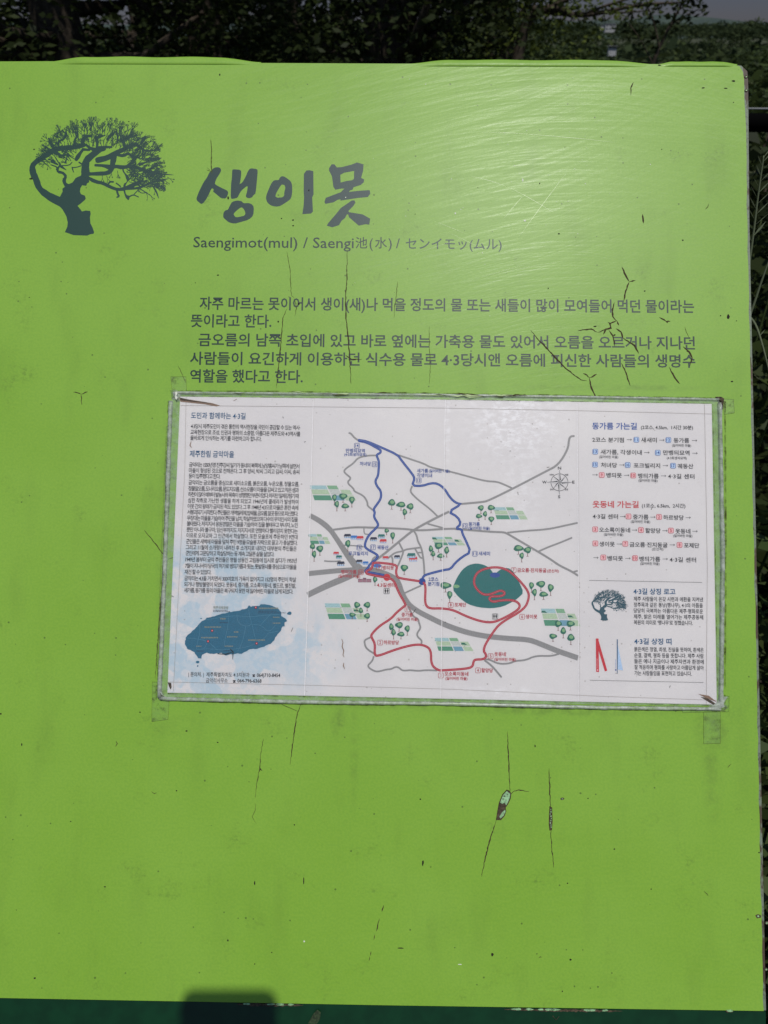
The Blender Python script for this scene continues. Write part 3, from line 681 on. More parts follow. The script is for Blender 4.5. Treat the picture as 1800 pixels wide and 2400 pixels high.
f.poly(closed_smooth(T1([(550, 1050), (555, 970), (590, 925), (635, 920), (670, 840), (710, 775), (800, 752), (880, 765), (910, 803), (1000, 797), (1060, 820), (1095, 870), (1085, 1020), (1000, 1095), (860, 1135), (750, 1165), (650, 1140), (590, 1090)])), Z1, 'ink_title',
       [closed_smooth(T1([(730, 990), (790, 930), (860, 875), (895, 880), (930, 930), (945, 975), (930, 1020), (850, 1040), (790, 1050), (760, 1040)]))])
f.build('title_lettering', board)
f = Flat()
f.poly(closed_smooth(T1([(1307, 700), (1320, 640), (1400, 450), (1450, 393), (1535, 393), (1545, 360)]) + T2([(60, 300), (100, 297), (150, 325), (220, 380), (240, 440), (242, 560), (225, 650), (190, 690), (50, 780), (0, 788)]) + T1([(1480, 862), (1400, 845), (1340, 800), (1315, 750)])), Z1, 'ink_title',
       [closed_smooth(T1([(1475, 670), (1490, 620), (1560, 500), (1590, 470)]) + T2([(80, 432), (115, 440), (132, 480), (110, 570), (112, 610), (85, 640), (0, 645)]) + T1([(1510, 700), (1480, 690)]))])
f.poly(T2([(430, 260), (470, 205), (520, 200), (583, 215), (587, 590), (565, 640), (577, 870), (545, 903), (405, 912), (425, 780), (433, 640), (427, 540)]), Z1, 'ink_title')
f.build('title_lettering', board)
f = Flat()
f.poly(T2([(838, 170), (880, 103), (925, 105), (965, 155), (1040, 150), (1200, 110), (1290, 75), (1397, 105), (1390, 210), (1357, 325), (1408, 350), (1400, 395), (1350, 440), (1235, 475), (1215, 520), (1180, 525), (1160, 552), (1300, 535), (1495, 522), (1507, 580), (1465, 635), (1300, 650), (1025, 692), (1020, 670), (975, 680), (910, 720), (780, 745), (763, 715), (785, 648), (1030, 555), (1085, 498), (1040, 497), (940, 517), (908, 470), (885, 300), (838, 205)]), Z1, 'ink_title',
       [T2([(1020, 275), (1085, 240), (1245, 212), (1240, 340), (1215, 362), (1120, 375), (1025, 400)])])
f.poly(T2([(1200, 692), (1250, 688), (1265, 725), (1230, 780), (1152, 860), (1160, 880), (1380, 915), (1505, 985), (1490, 1083), (1430, 1075), (1320, 1098), (1240, 1030), (1160, 960), (1148, 915), (1125, 918), (1095, 975), (1040, 1020), (1000, 1090), (890, 1125), (800, 1098), (830, 1050), (950, 910), (1030, 810), (1150, 730)]), Z1, 'ink_title')
f.build('title_lettering', board)
# text on the board
def line_obj(name, parent, lst, z=Z1):
    f = Flat(); off = min((.006, .010, .013, .018), key=lambda q: abs(q - (lst[0][5] if len(lst[0]) > 5 else 0)))
    for l in lst: f.text(l[0], l[1], l[2], l[3], z, l[4], l[5] if len(l) > 5 else 0)
    return f.build(name, parent)
line_obj('subtitle_lettering', board, [('Saengimot(mul) / Saengi', (453, 579.5), (829, 581.5), 36.5, 'ink_body', .004), ('池', (833, 580), (861, 580), 30, 'ink_body', .004), ('(', (866, 581), (874, 581), 33, 'ink_body', .004), ('水', (879, 580), (907, 580), 30, 'ink_body', .004), (') / ', (910, 581), (945, 581.5), 33, 'ink_body', .01), ('センイモッ(ムル)', (951, 582), (1176, 583.5), 31, 'ink_title', .002)])
for s, a, b in (('자주 마르는 못이어서 생이(새)나 먹을 정도의 물 또는 새들이 많이 모여들어 먹던 물이라는', (467.5, 723), (1627, 731)), ('뜻이라고 한다.', (447, 764), (636, 765.5)),
                ('금오름의 남쪽 초입에 있고 바로 옆에는 가축용 물도 있어서 오름을 오르거나 지나던', (465, 808.5), (1629, 816.5)), ('사람들이 요긴하게 이용하던 식수용 물로 4·3당시앤 오름에 피신한 사람들의 생명수', (445, 852), (1630, 859)), ('역할을 했다고 한다.', (445, 893.5), (709.6, 895.5))):
    line_obj('description_lettering', board, [(s, a, b, 34, 'ink_body', .018)])
# tree emblem
def emblem(parent, conv, mat, z, seed, name='tree_emblem', zs=.0000012, twig=True):
    """strokes in the large emblem's frame; conv turns its photo pixels into board points, returns (point, scale)"""
    random.seed(seed); f = Flat(); k = [0]
    def zz(): k[0] += 1; return z + (k[0] % 110) * zs * .7
    sc = conv.scale
    def st(fr, l, w, sm=1):
        P = [conv(*F(fr, *p)) for p in l]; P = smooth(P, sm)
        wd = [x / 8.732 * PX * sc for x in (w if isinstance(w, (list, tuple)) else [w])]
        if len(wd) == 1: wd = wd * 2
        wd = list(np.interp(np.linspace(0, 1, len(P)), np.linspace(0, 1, len(wd)), wd)); wd = [q * random.uniform(.88, 1.12) for q in wd]
        f.stroke(P, wd, zz(), mat)
    f.poly([conv(*F('E3', *p)) for p in [(890, 1260), (930, 1270), (1070, 1320), (1345, 1330), (1400, 1305), (1480, 1290), (1490, 1260), (1460, 1170), (1415, 1080), (1405, 960), (1420, 880), (1410, 825), (1320, 815), (1240, 835), (1210, 790), (1150, 720), (1220, 670), (1300, 600), (1320, 570), (1300, 510), (1220, 480), (1200, 430), (1210, 360), (1245, 300), (1330, 310), (1345, 260), (1390, 235), (1380, 140), (1400, 0), (1240, 0), (1220, 100), (1110, 150), (1050, 240), (970, 275), (900, 240), (850, 250), (890, 330), (840, 370), (845, 430), (790, 535), (680, 515), (560, 440), (520, 580), (690, 680), (780, 730), (840, 790), (920, 930), (950, 1060), (940, 1150)]], z - zs, mat)
    S = [('E3', [(850, 660), (650, 570), (500, 480), (360, 360), (310, 200), (250, 60)], [200, 170, 140, 130, 125, 130]),
         ('E1', [(265, 1350), (230, 1230), (225, 1120), (300, 1040), (430, 960), (560, 870), (700, 780), (900, 755), (1100, 745), (1290, 690)], [140, 140, 130, 110, 110, 120, 130, 110, 110, 90]),
         ('E1', [(1310, 1300), (1310, 1100), (1340, 1000), (1470, 890), (1600, 790), (1700, 770)], [170, 160, 150, 130, 120, 110]),
         ('E3', [(890, 260), (870, 190), (915, 120), (860, 50), (770, 20)], [80, 80, 60, 55, 50]), ('E1', [(860, 1270), (745, 1250), (740, 1180), (800, 1110), (780, 1060)], [55, 50, 45, 40, 35]),
         ('E2', [(0, 770), (150, 740), (280, 740)], [110, 70, 40]), ('E2', [(-20, 1010), (200, 960), (330, 870), (550, 780), (650, 710), (790, 680)], [140, 110, 110, 100, 90, 80]),
         ('E2', [(780, 680), (900, 780), (980, 820), (1150, 810), (1280, 780)], [70, 60, 40, 30, 20]), ('E2', [(-60, 1110), (120, 1120), (250, 1160), (350, 1130), (500, 1160), (700, 1120), (900, 1200), (1050, 1260), (1300, 1290), (1540, 1310)], [60, 70, 110, 90, 80, 80, 70, 90, 30, 8]),
         ('E2', [(-180, 1290), (0, 1285), (200, 1275), (280, 1200), (300, 1050), (340, 900)], [80, 80, 90, 110, 120, 110]), ('E2', [(600, 1130), (740, 1000), (820, 900), (880, 835)], [60, 60, 35, 20]),
         ('E2', [(740, 1000), (620, 860), (520, 920), (400, 900)], [40, 50, 70, 60]), ('E2', [(790, 950), (900, 990), (1100, 960), (1250, 980)], [30, 25, 25, 60]), ('E2', [(910, 800), (915, 970)], [35, 20]),
         ('E2', [(530, 720), (510, 580), (620, 540), (720, 480)], [60, 70, 90, 20]), ('E2', [(400, 640), (400, 500), (370, 420)], [35, 45, 50]), ('E2', [(190, 590), (250, 490), (320, 450)], [60, 60, 30]), ('E2', [(-60, 560), (60, 520), (150, 500)], [80, 50, 10]),
         ('E2', [(880, 660), (930, 580), (980, 520)], [60, 90, 30]), ('E2', [(1070, 1010), (1180, 1000), (1300, 960)], [60, 50, 8]), ('E2', [(620, 870), (760, 960)], [50, 40]), ('E2', [(700, 730), (710, 950)], [18, 14]), ('E2', [(840, 1090), (1000, 1050)], [70, 20]),
         ('E4', [(-240, 300), (-60, 400), (100, 430), (250, 510), (400, 565), (550, 545), (700, 470), (820, 420), (920, 370)], [60, 85, 80, 75, 70, 90, 80, 80, 40]), ('E4', [(550, 545), (800, 540), (950, 480), (1080, 420), (1250, 370), (1440, 340)], [60, 50, 60, 60, 40, 10]),
         ('E4', [(385, 570), (400, 650), (430, 700), (380, 720)], [50, 40, 45, 25]), ('E4', [(530, 560), (560, 680), (610, 720), (620, 770)], [35, 30, 90, 20]), ('E4', [(630, 710), (720, 665), (830, 715)], [40, 22, 22]), ('E4', [(730, 665), (820, 570)], [20, 20]), ('E4', [(540, 540), (540, 460), (575, 430)], [40, 50, 25]),
         ('E4', [(200, 460), (240, 400), (310, 405)], [30, 35, 40]), ('E4', [(460, 510), (440, 480), (370, 430)], [25, 30, 25]), ('E4', [(570, 430), (610, 380), (600, 310), (560, 250), (510, 180), (510, 110)], [20, 22, 75, 30, 30, 50]), ('E4', [(820, 570), (880, 640), (1000, 620)], [18, 16, 20]),
         ('E4', [(850, 540), (960, 610), (1100, 700)], [24, 24, 6]), ('E4', [(1000, 250), (1080, 390)], [40, 30]), ('E4', [(1110, 440), (1250, 500), (1350, 520), (1370, 580)], [30, 30, 60, 30]), ('E4', [(1080, 440), (1050, 600)], [14, 6]), ('E4', [(1100, 460), (1190, 600), (1240, 740)], [18, 40, 8]),
         ('E1', [(690, 940), (750, 1040), (800, 1110)], [20, 24, 26]), ('E1', [(800, 1120), (980, 1115), (1040, 1050)], [22, 24, 18]), ('E1', [(950, 880), (930, 960), (900, 1060)], [24, 24, 50]), ('E1', [(700, 850), (830, 930), (930, 885), (1100, 990)], [90, 60, 24, 14]),
         ('E1', [(1120, 1000), (1150, 950), (1200, 870), (1270, 780)], [70, 90, 70, 60]), ('E1', [(1040, 1160), (1130, 1155), (1230, 1120)], [22, 22, 22]), ('E1', [(1040, 1150), (1050, 1200), (1075, 1260)], [26, 30, 10]), ('E1', [(1180, 1050), (1240, 1090)], [30, 40]), ('E1', [(620, 1030), (750, 1100)], [70, 26]), ('E1', [(600, 1100), (740, 1150), (730, 1200)], [20, 30, 50]), ('E1', [(820, 1140), (920, 1210)], [60, 10]),
         ('E1', [(640, 720), (600, 640), (560, 560)], [90, 50, 40]), ('E1', [(760, 700), (760, 620), (890, 570), (910, 440)], [50, 50, 50, 55]), ('E1', [(1080, 700), (1090, 600), (1150, 500), (1150, 420)], [50, 45, 50, 35]), ('E1', [(1250, 680), (1265, 570), (1350, 510), (1440, 520)], [90, 80, 70, 30]),
         ('E1', [(1560, 790), (1430, 780), (1320, 690)], [90, 70, 50]), ('E1', [(1550, 760), (1550, 560), (1640, 510)], [60, 40, 50]), ('E1', [(1290, 790), (1400, 800)], [60, 40])]
    for q in S: st(*q)
    def twigs(p, ang, ln, w, dep):
        q = (p[0] + ln * math.cos(ang), p[1] - ln * math.sin(ang)); a, b = conv(*p), conv(*q)
        f.stroke([a, b], [w * PX * sc, w * .7 * PX * sc], zz(), mat, False)
        if dep > 0:
            for s in ((-1, 1) if random.random() < .8 else (random.choice((-1, 1)),)): twigs(q, ang + s * random.uniform(.22, .5), ln * random.uniform(.62, .85), w * .78, dep - 1)
            if random.random() < .45: twigs(q, ang + random.uniform(-.1, .1), ln * .8, w * .8, dep - 1)
    if twig:
        n = 84
        for i in range(n):
            a = R(-22 + 200 * (i + random.uniform(-.3, .3)) / n); rx = 172 if a < R(90) else 166; ry = 120 if a > 0 else 88
            k0 = random.uniform(.66, .80); c = (230, 396)
            p = (c[0] + rx * k0 * math.cos(a), c[1] - ry * k0 * math.sin(a)); twigs(p, a * .8 + R(18) + random.uniform(-.15, .15), random.uniform(8, 12), 1.9, 3)
        for i in range(230):
            a = R(random.uniform(-5, 170)); k0 = random.uniform(.40, .78); p = (230 + 168 * k0 * math.cos(a), 392 - 116 * k0 * math.sin(a)); twigs(p, a * .8 + R(18) + random.uniform(-.5, .5), random.uniform(6, 10), 1.7, 2)
        for i in range(120):
            p = (random.uniform(295, 375), random.uniform(392, 440)); twigs(p, R(random.uniform(-50, 50)), random.uniform(5, 9), 1.9, 2)
        for x, y, a in ((368, 425, -75), (362, 440, -80), (343, 452, -70), (350, 455, -50), (392, 415, -30), (385, 420, -50), (275, 400, -80), (262, 400, -95), (240, 410, -90), (250, 412, -70), (110, 380, -70), (106, 378, -120)): twigs((x, y), R(a), 8, 1.5, 2)
    return f.build(name, parent)
class Conv:
    scale = 1.0
    def __call__(s, x, y): return U(x, y)
emblem(board, Conv(), 'ink_emblem', Z1 + .000002, 5)

# cracks, chips, flecks in the film
def crack(fr, lines, wmax, mat='crack', jit=.8, name='crack'):
    f = Flat()
    for l in lines:
        P = [F(fr, *p) for p in l]; Q = [P[0]]
        for a, b in zip(P, P[1:]):
            n = max(2, int(math.hypot(b[0] - a[0], b[1] - a[1]) / 5))
            for i in range(1, n + 1):
                t = i / n; Q.append((a[0] + (b[0] - a[0]) * t + random.uniform(-jit, jit) * (t < 1), a[1] + (b[1] - a[1]) * t + random.uniform(-jit, jit) * (t < 1)))
        n = len(Q); wd = [wmax * .78 * PX * (.25 + .9 * math.sin(math.pi * min(1, (i + .3) / n)) ** .7) * random.uniform(.55, 1.25) for i in range(n)]; wd[-1] = .0001; wd[0] = .0001
        f.stroke([U(*q) for q in Q], wd, .00013 + random.uniform(0, .00003), mat, False)
    return f.build(name, board)
random.seed(21)
crack('P', [[(494, 326), (496, 350), (495, 385), (497, 408)]], 3.2, 'crack_thin', .2, 'dry_stalk_mark')
crack('P', [[(485, 393), (497, 404)], [(484, 398), (492, 402)]], 1.2, 'crack_thin')
for fr, ls, w_, mt in (('Z3', [[(565, 475), (580, 560), (582, 620), (587, 690), (600, 700)], [(600, 700), (612, 750), (603, 790)]], 1.8, 'crack_thin'),
    ('Z3', [[(858, 470), (857, 600), (850, 690), (852, 790), (860, 870), (870, 990), (877, 1120)], [(850, 980), (880, 1000), (930, 1000)]], 3.2, 'crack'),
    ('Z3', [[(1103, 622), (1095, 700), (1088, 740), (1085, 800)]], 1.9, 'crack_thin'), ('Z3', [[(1257, 840), (1257, 940), (1262, 1040), (1257, 1120)]], 1.7, 'crack_thin'),
    ('Z3', [[(565, 755), (545, 800), (535, 940), (520, 1080), (515, 1140)]], 2.8, 'crack'), ('Z3', [[(35, 1030), (55, 1070), (75, 1115)]], 1.5, 'crack_thin'),
    ('Z4', [[(948, 52), (970, 100), (985, 125)], [(1015, 118), (985, 125)], [(985, 125), (965, 180), (958, 222)]], 4.0, 'crack'),
    ('Z4', [[(912, 225), (903, 260), (905, 295), (925, 318)], [(925, 312), (905, 322), (890, 330), (895, 350), (865, 358), (830, 372)], [(830, 370), (800, 355), (735, 362)], [(925, 315), (935, 338)], [(872, 350), (858, 382)], [(880, 322), (898, 332)]], 4.2, 'crack'),
    ('Z4', [[(885, 360), (905, 388), (915, 440)], [(905, 388), (918, 380)]], 4.2, 'crack'), ('Z4', [[(920, 352), (945, 370), (955, 400)], [(950, 395), (985, 420), (1010, 435), (1030, 475)]], 4.6, 'crack'),
    ('Z4', [[(505, 360), (545, 410), (590, 455), (640, 510), (680, 550), (750, 602), (778, 605)]], 3.8, 'crack'), ('Z4', [[(760, 570), (778, 578), (792, 592)], [(828, 573), (792, 592)], [(790, 588), (800, 640), (812, 665), (824, 692)]], 4.0, 'crack'),
    ('Z4', [[(945, 520), (965, 560), (975, 590), (990, 632)]], 3.4, 'crack'), ('Z4', [[(1178, 540), (1205, 590), (1230, 622)]], 4.2, 'crack'), ('Z4', [[(1245, 440), (1275, 465), (1290, 495), (1280, 535)], [(1262, 462), (1280, 468)]], 4.4, 'crack'),
    ('Z4', [[(1130, 298), (1165, 318)], [(1185, 318), (1160, 318)], [(1162, 316), (1172, 326)]], 3.8, 'crack'), ('Z4', [[(1255, 345), (1262, 370), (1278, 400)]], 1.4, 'crack_thin'),
    ('RB', [[(533, 210), (536, 290), (540, 370), (545, 470)]], 2.6, 'crack'), ('RB', [[(548, 482), (562, 468), (580, 463), (628, 470)]], 2.2, 'crack'), ('RB', [[(487, 590), (460, 670), (437, 760), (422, 838)]], 3.0, 'crack'),
    ('RB', [[(713, 370), (716, 470), (720, 540)]], 2.4, 'crack'), ('RB', [[(720, 632), (724, 710), (733, 800)]], 2.2, 'crack'),
    ('LB', [[(1138, 240), (1128, 300), (1122, 370), (1110, 430), (1103, 500)]], 2.2, 'crack_thin'), ('LB', [[(1122, 360), (1126, 375), (1133, 380)]], 3.0, 'crack'), ('LB', [[(1103, 520), (1103, 550), (1090, 580), (1108, 610)]], 1.2, 'crack_thin'),
    ('LB', [[(1305, 85), (1285, 130), (1270, 220), (1253, 355)]], 2.4, 'crack'), ('LB', [[(1195, 82), (1240, 104), (1288, 124)]], 1.6, 'crack_thin'),
    ('LB', [[(1657, 960), (1650, 990)], [(1640, 1018), (1625, 1075)], [(1619, 1088), (1615, 1112)], [(1604, 1160), (1600, 1180)], [(1597, 1182), (1594, 1202)]], 2.4, 'crack'),
    ('P', [[(172, 919), (183, 921), (190, 924)], [(206, 918), (190, 924)], [(190, 924), (192, 950)]], 2.8, 'crack'), ('P', [[(338, 1242), (365, 1275), (392, 1312)], [(408, 1306), (392, 1312)], [(392, 1312), (383, 1350), (376, 1415), (370, 1500), (364, 1592)]], 2.2, 'crack'),
    ('P', [[(600, 1010), (600, 1011)]], .1, 'crack'), ('ZR', [[(1078, 355), (1066, 380), (1066, 412)]], 3.4, 'crack'), ('ZR', [[(1117, 925), (1121, 965)]], 4.4, 'crack'), ('ZR', [[(1402, 880), (1398, 895), (1388, 905)]], 1.8, 'crack_thin'),
    ('P', [[(1705, 1800), (1714, 1790)]], 1.5, 'crack'), ('P', [[(272, 1736), (275, 1743), (271, 1750)]], 2.0, 'crack_thin'), ('P', [[(355, 1855), (362, 1860), (368, 1858)]], 1.6, 'crack_thin'), ('P', [[(1650, 2088), (1660, 2100)]], 1.5, 'crack_thin'), ('P', [[(1262, 2245), (1266, 2242), (1270, 2243)]], 2.0, 'crack_thin')):
    if w_ > .2: crack(fr, ls, w_, mt)
# chips where the layer has come off
f = Flat(); ch = [(530, 463), (512, 483), (497, 520), (490, 560), (485, 592), (505, 592), (520, 575), (527, 555), (524, 540), (536, 522), (546, 500), (549, 478), (540, 466)]
f.poly(pts('RB', ch), .00016, 'rust'); f.poly(pts('RB', [(530, 468), (514, 486), (501, 518), (512, 524), (520, 518), (528, 530), (543, 498), (545, 480)]), .0002, 'chip'); f.poly(pts('RB', [(498, 580), (510, 560), (524, 548), (524, 560), (515, 576), (503, 586)]), .0002, 'chip')
for q in ((520, 490, 4), (532, 484, 3), (515, 502, 3)): f.disc(U(*F('RB', q[0], q[1])), q[2] * PX / 1.84, q[2] * PX / 1.84 * .6, .00023, 'rust', 7, .3)
f.ring(pts('RB', ch), 1.3 * PX, .00026, 'crack'); f.build('paint_chip', board)
f = Flat(); ch = [(716, 534), (725, 540), (727, 600), (724, 636), (716, 637), (713, 610), (714, 570)]
f.poly(pts('RB', ch), .00016, 'rust')
for i in range(9): f.disc(U(*F('RB', 720 + random.uniform(-3, 3), 548 + i * 9.5)), 1.1 * PX, 1.8 * PX, .0002, 'chip', 7, .4)
f.ring(pts('RB', ch), 1.2 * PX, .00026, 'crack'); f.build('paint_chip', board)
for (px, py, r) in ((1318, 1872, 4), (1777, 2147, 6), (1797, 2163, 5), (1796, 2272, 5), (1749, 168 + 12, 4), (1749, 212, 4)):
    f = Flat(); f.disc(U(px, py), r * PX, r * .8 * PX, .00016, 'rust', 9, .25); f.disc(U(px, py), r * .45 * PX, r * .35 * PX, .0002, 'chip', 7, .3); f.build('paint_chip', board)
# rust and bare metal along the seam above the dark rail
for (x0, x1, y, amp) in ((553, 712, 2353, 5), (1180, 1460, 2365, 4.5), (1700, 1720, 2369, 4)):
    f = Flat(); up, dn = [], []
    n = int((x1 - x0) / 5)
    for i in range(n + 1):
        x = x0 + (x1 - x0) * i / n; yy = y + (x - x0) * .015; e_ = math.sin(math.pi * i / n) ** .5; up.append(U(x, yy - amp * e_ * random.uniform(.2, .8))); dn.append(U(x, yy + amp * e_ * random.uniform(.3, 1.2)))
    f.poly(up + dn[::-1], .0003, 'rust')
    for i in range(max(1, n // 6)):
        x = random.uniform(x0 + 20, x1 - 20) if x1 - x0 > 60 else x0 + 10; f.disc(U(x, y + (x - x0) * .015 - 1), random.uniform(6, 14) * PX, 2.2 * PX, .0004, 'chip', 10, .3)
    f.build('rust_patch', board)
f = Flat(); f.poly([U(*p) for p in ((722, 2398), (735, 2375), (744, 2366), (752, 2372), (750, 2388), (742, 2400))], .0003, 'rust_dark'); f.build('rust_patch', board)
f = Flat(); f.stroke([U(1295, 2380), U(1303, 2390), U(1310, 2382)], .8 * PX, .0003, 'rust'); f.build('rust_patch', board)
# flecks of dirt, seeds and pale scratches
fl = [(1648, 206, 8, 3), (1719, 190, 9, 4), (1701, 207, 8, 3), (1719, 240, 3, 2), (1545, 153, 8, 3), (1265, 430, 3, 4), (1310, 548, 5, 3), (1600, 563, 4, 4), (1324, 345, 2, 2), (1551, 350, 2, 3), (1707, 743, 6, 12), (1689, 740, 3, 3), (1726, 752, 3, 2), (1285, 676, 3, 3), (1511, 682, 4, 3), (1395, 765, 8, 3), (1716, 894, 6, 3),
      (535, 464, 5, 7), (660, 512, 3, 3), (687, 516, 5, 4), (687, 529, 5, 3), (724, 446, 3, 4), (511, 645, 6, 3), (652, 754, 4, 5), (458, 663, 2, 2), (973, 502, 2, 2), (80, 350, 4, 3), (2, 1673, 4, 4), (328, 1669, 4, 3), (437, 1713, 5, 3), (510, 1740, 4, 3), (51, 1745, 3, 6), (414, 1853, 3, 3), (246, 2078, 4, 3),
      (82, 2292, 5, 4), (690, 1933, 3, 3), (597, 2070, 3, 10), (712, 2065, 3, 18), (1154, 2237, 5, 9), (1337, 2249, 6, 4), (1318, 2323, 3, 3), (940, 2222, 14, 3), (991, 2022, 4, 12), (1254, 1748, 3, 6), (1378, 1871, 3, 3), (985, 1873, 4, 3), (1779, 1998, 3, 3), (73, 419, 9, 4), (534, 2204, 3, 5), (597, 2259, 3, 3), (637, 2232, 3, 2), (302, 285, 4, 2), (302, 148, 3, 5), (515, 175, 3, 6), (700, 712, 7, 5), (1120, 440, 2, 2), (69, 697, 3, 2), (166, 1925, 3, 2), (1440, 1990, 4, 3), (1330, 2070, 3, 3), (1010, 2032, 2, 3), (1526, 2084, 2, 4)]
for (px, py, a, b) in fl:
    f = Flat(); f.disc(U(px, py), a * .5 * PX, b * .5 * PX, .00018, 'fleck', 8, .3); f.build('dirt_fleck', board)
f = Flat()
for i in range(60):  # small white discs, densest around the upper middle of the board
    px = random.gauss(1180, 190); py = random.gauss(430, 170)
    if py < 170: continue
    a = random.uniform(.6, 1.5); f.disc(U(px, py), a * .8 * PX, a * PX, .00015, 'white_fleck', 6, .3)
for p in ((1225, 422, 1.5, 5), (1230, 517, 3, 2.5), (1067, 500, 1.5, 3), (713, 2206, 2, 2), (1078, 2260, 5, 1)): f.disc(U(*p[:2]), p[2] * PX, p[3] * PX, .00016, 'white_fleck', 8, .3)
tag(f.build('pale_flecks', board), kind='stuff')
f = Flat()  # real scratches, their glint painted as pale strips
for a, b, wd in (((1213, 560), (1328, 405), .9), ((1180, 515), (1236, 450), .7), ((1195, 440), (1300, 500), .8), ((1020, 520), (1090, 548), .7), ((1100, 412), (1190, 438), .7), ((1240, 315), (1450, 335), .9), ((1130, 310), (1260, 316), .6), ((1050, 545), (1140, 590), .6), ((960, 600), (1080, 560), .6), ((1150, 645), (1330, 610), .5), ((1080, 665), (1250, 615), .5)):
    m_ = ((a[0] + b[0]) / 2 + random.uniform(-3, 3), (a[1] + b[1]) / 2 - 2); f.stroke(smooth([U(*a), U(*m_), U(*b)], 2), [0, wd * .5 * PX, 0], .00014 + random.uniform(0, .00002), 'scratch', False)
f.build('scratches', board)

# ------------------------------------------------------------------ the taped, laminated map leaflet
poster = empty('map_poster', 'laminated white leaflet with a village route map taped to the green board', 'poster', mat=BM)
PZ = .0009
cor = [(423, 930), (1667, 947), (1669, 960), (1679, 1651), (393, 1623)]
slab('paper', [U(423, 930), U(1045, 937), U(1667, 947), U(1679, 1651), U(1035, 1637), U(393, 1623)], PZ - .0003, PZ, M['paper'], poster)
z0 = PZ + .00001; zc = [0, 0.0, 50]
def zcls(base, n): zc[1] = base * 1e-6; zc[2] = n
def zn(): zc[0] += 1; return z0 + zc[1] + (zc[0] % zc[2]) * 1e-6
zcls(0, 50)
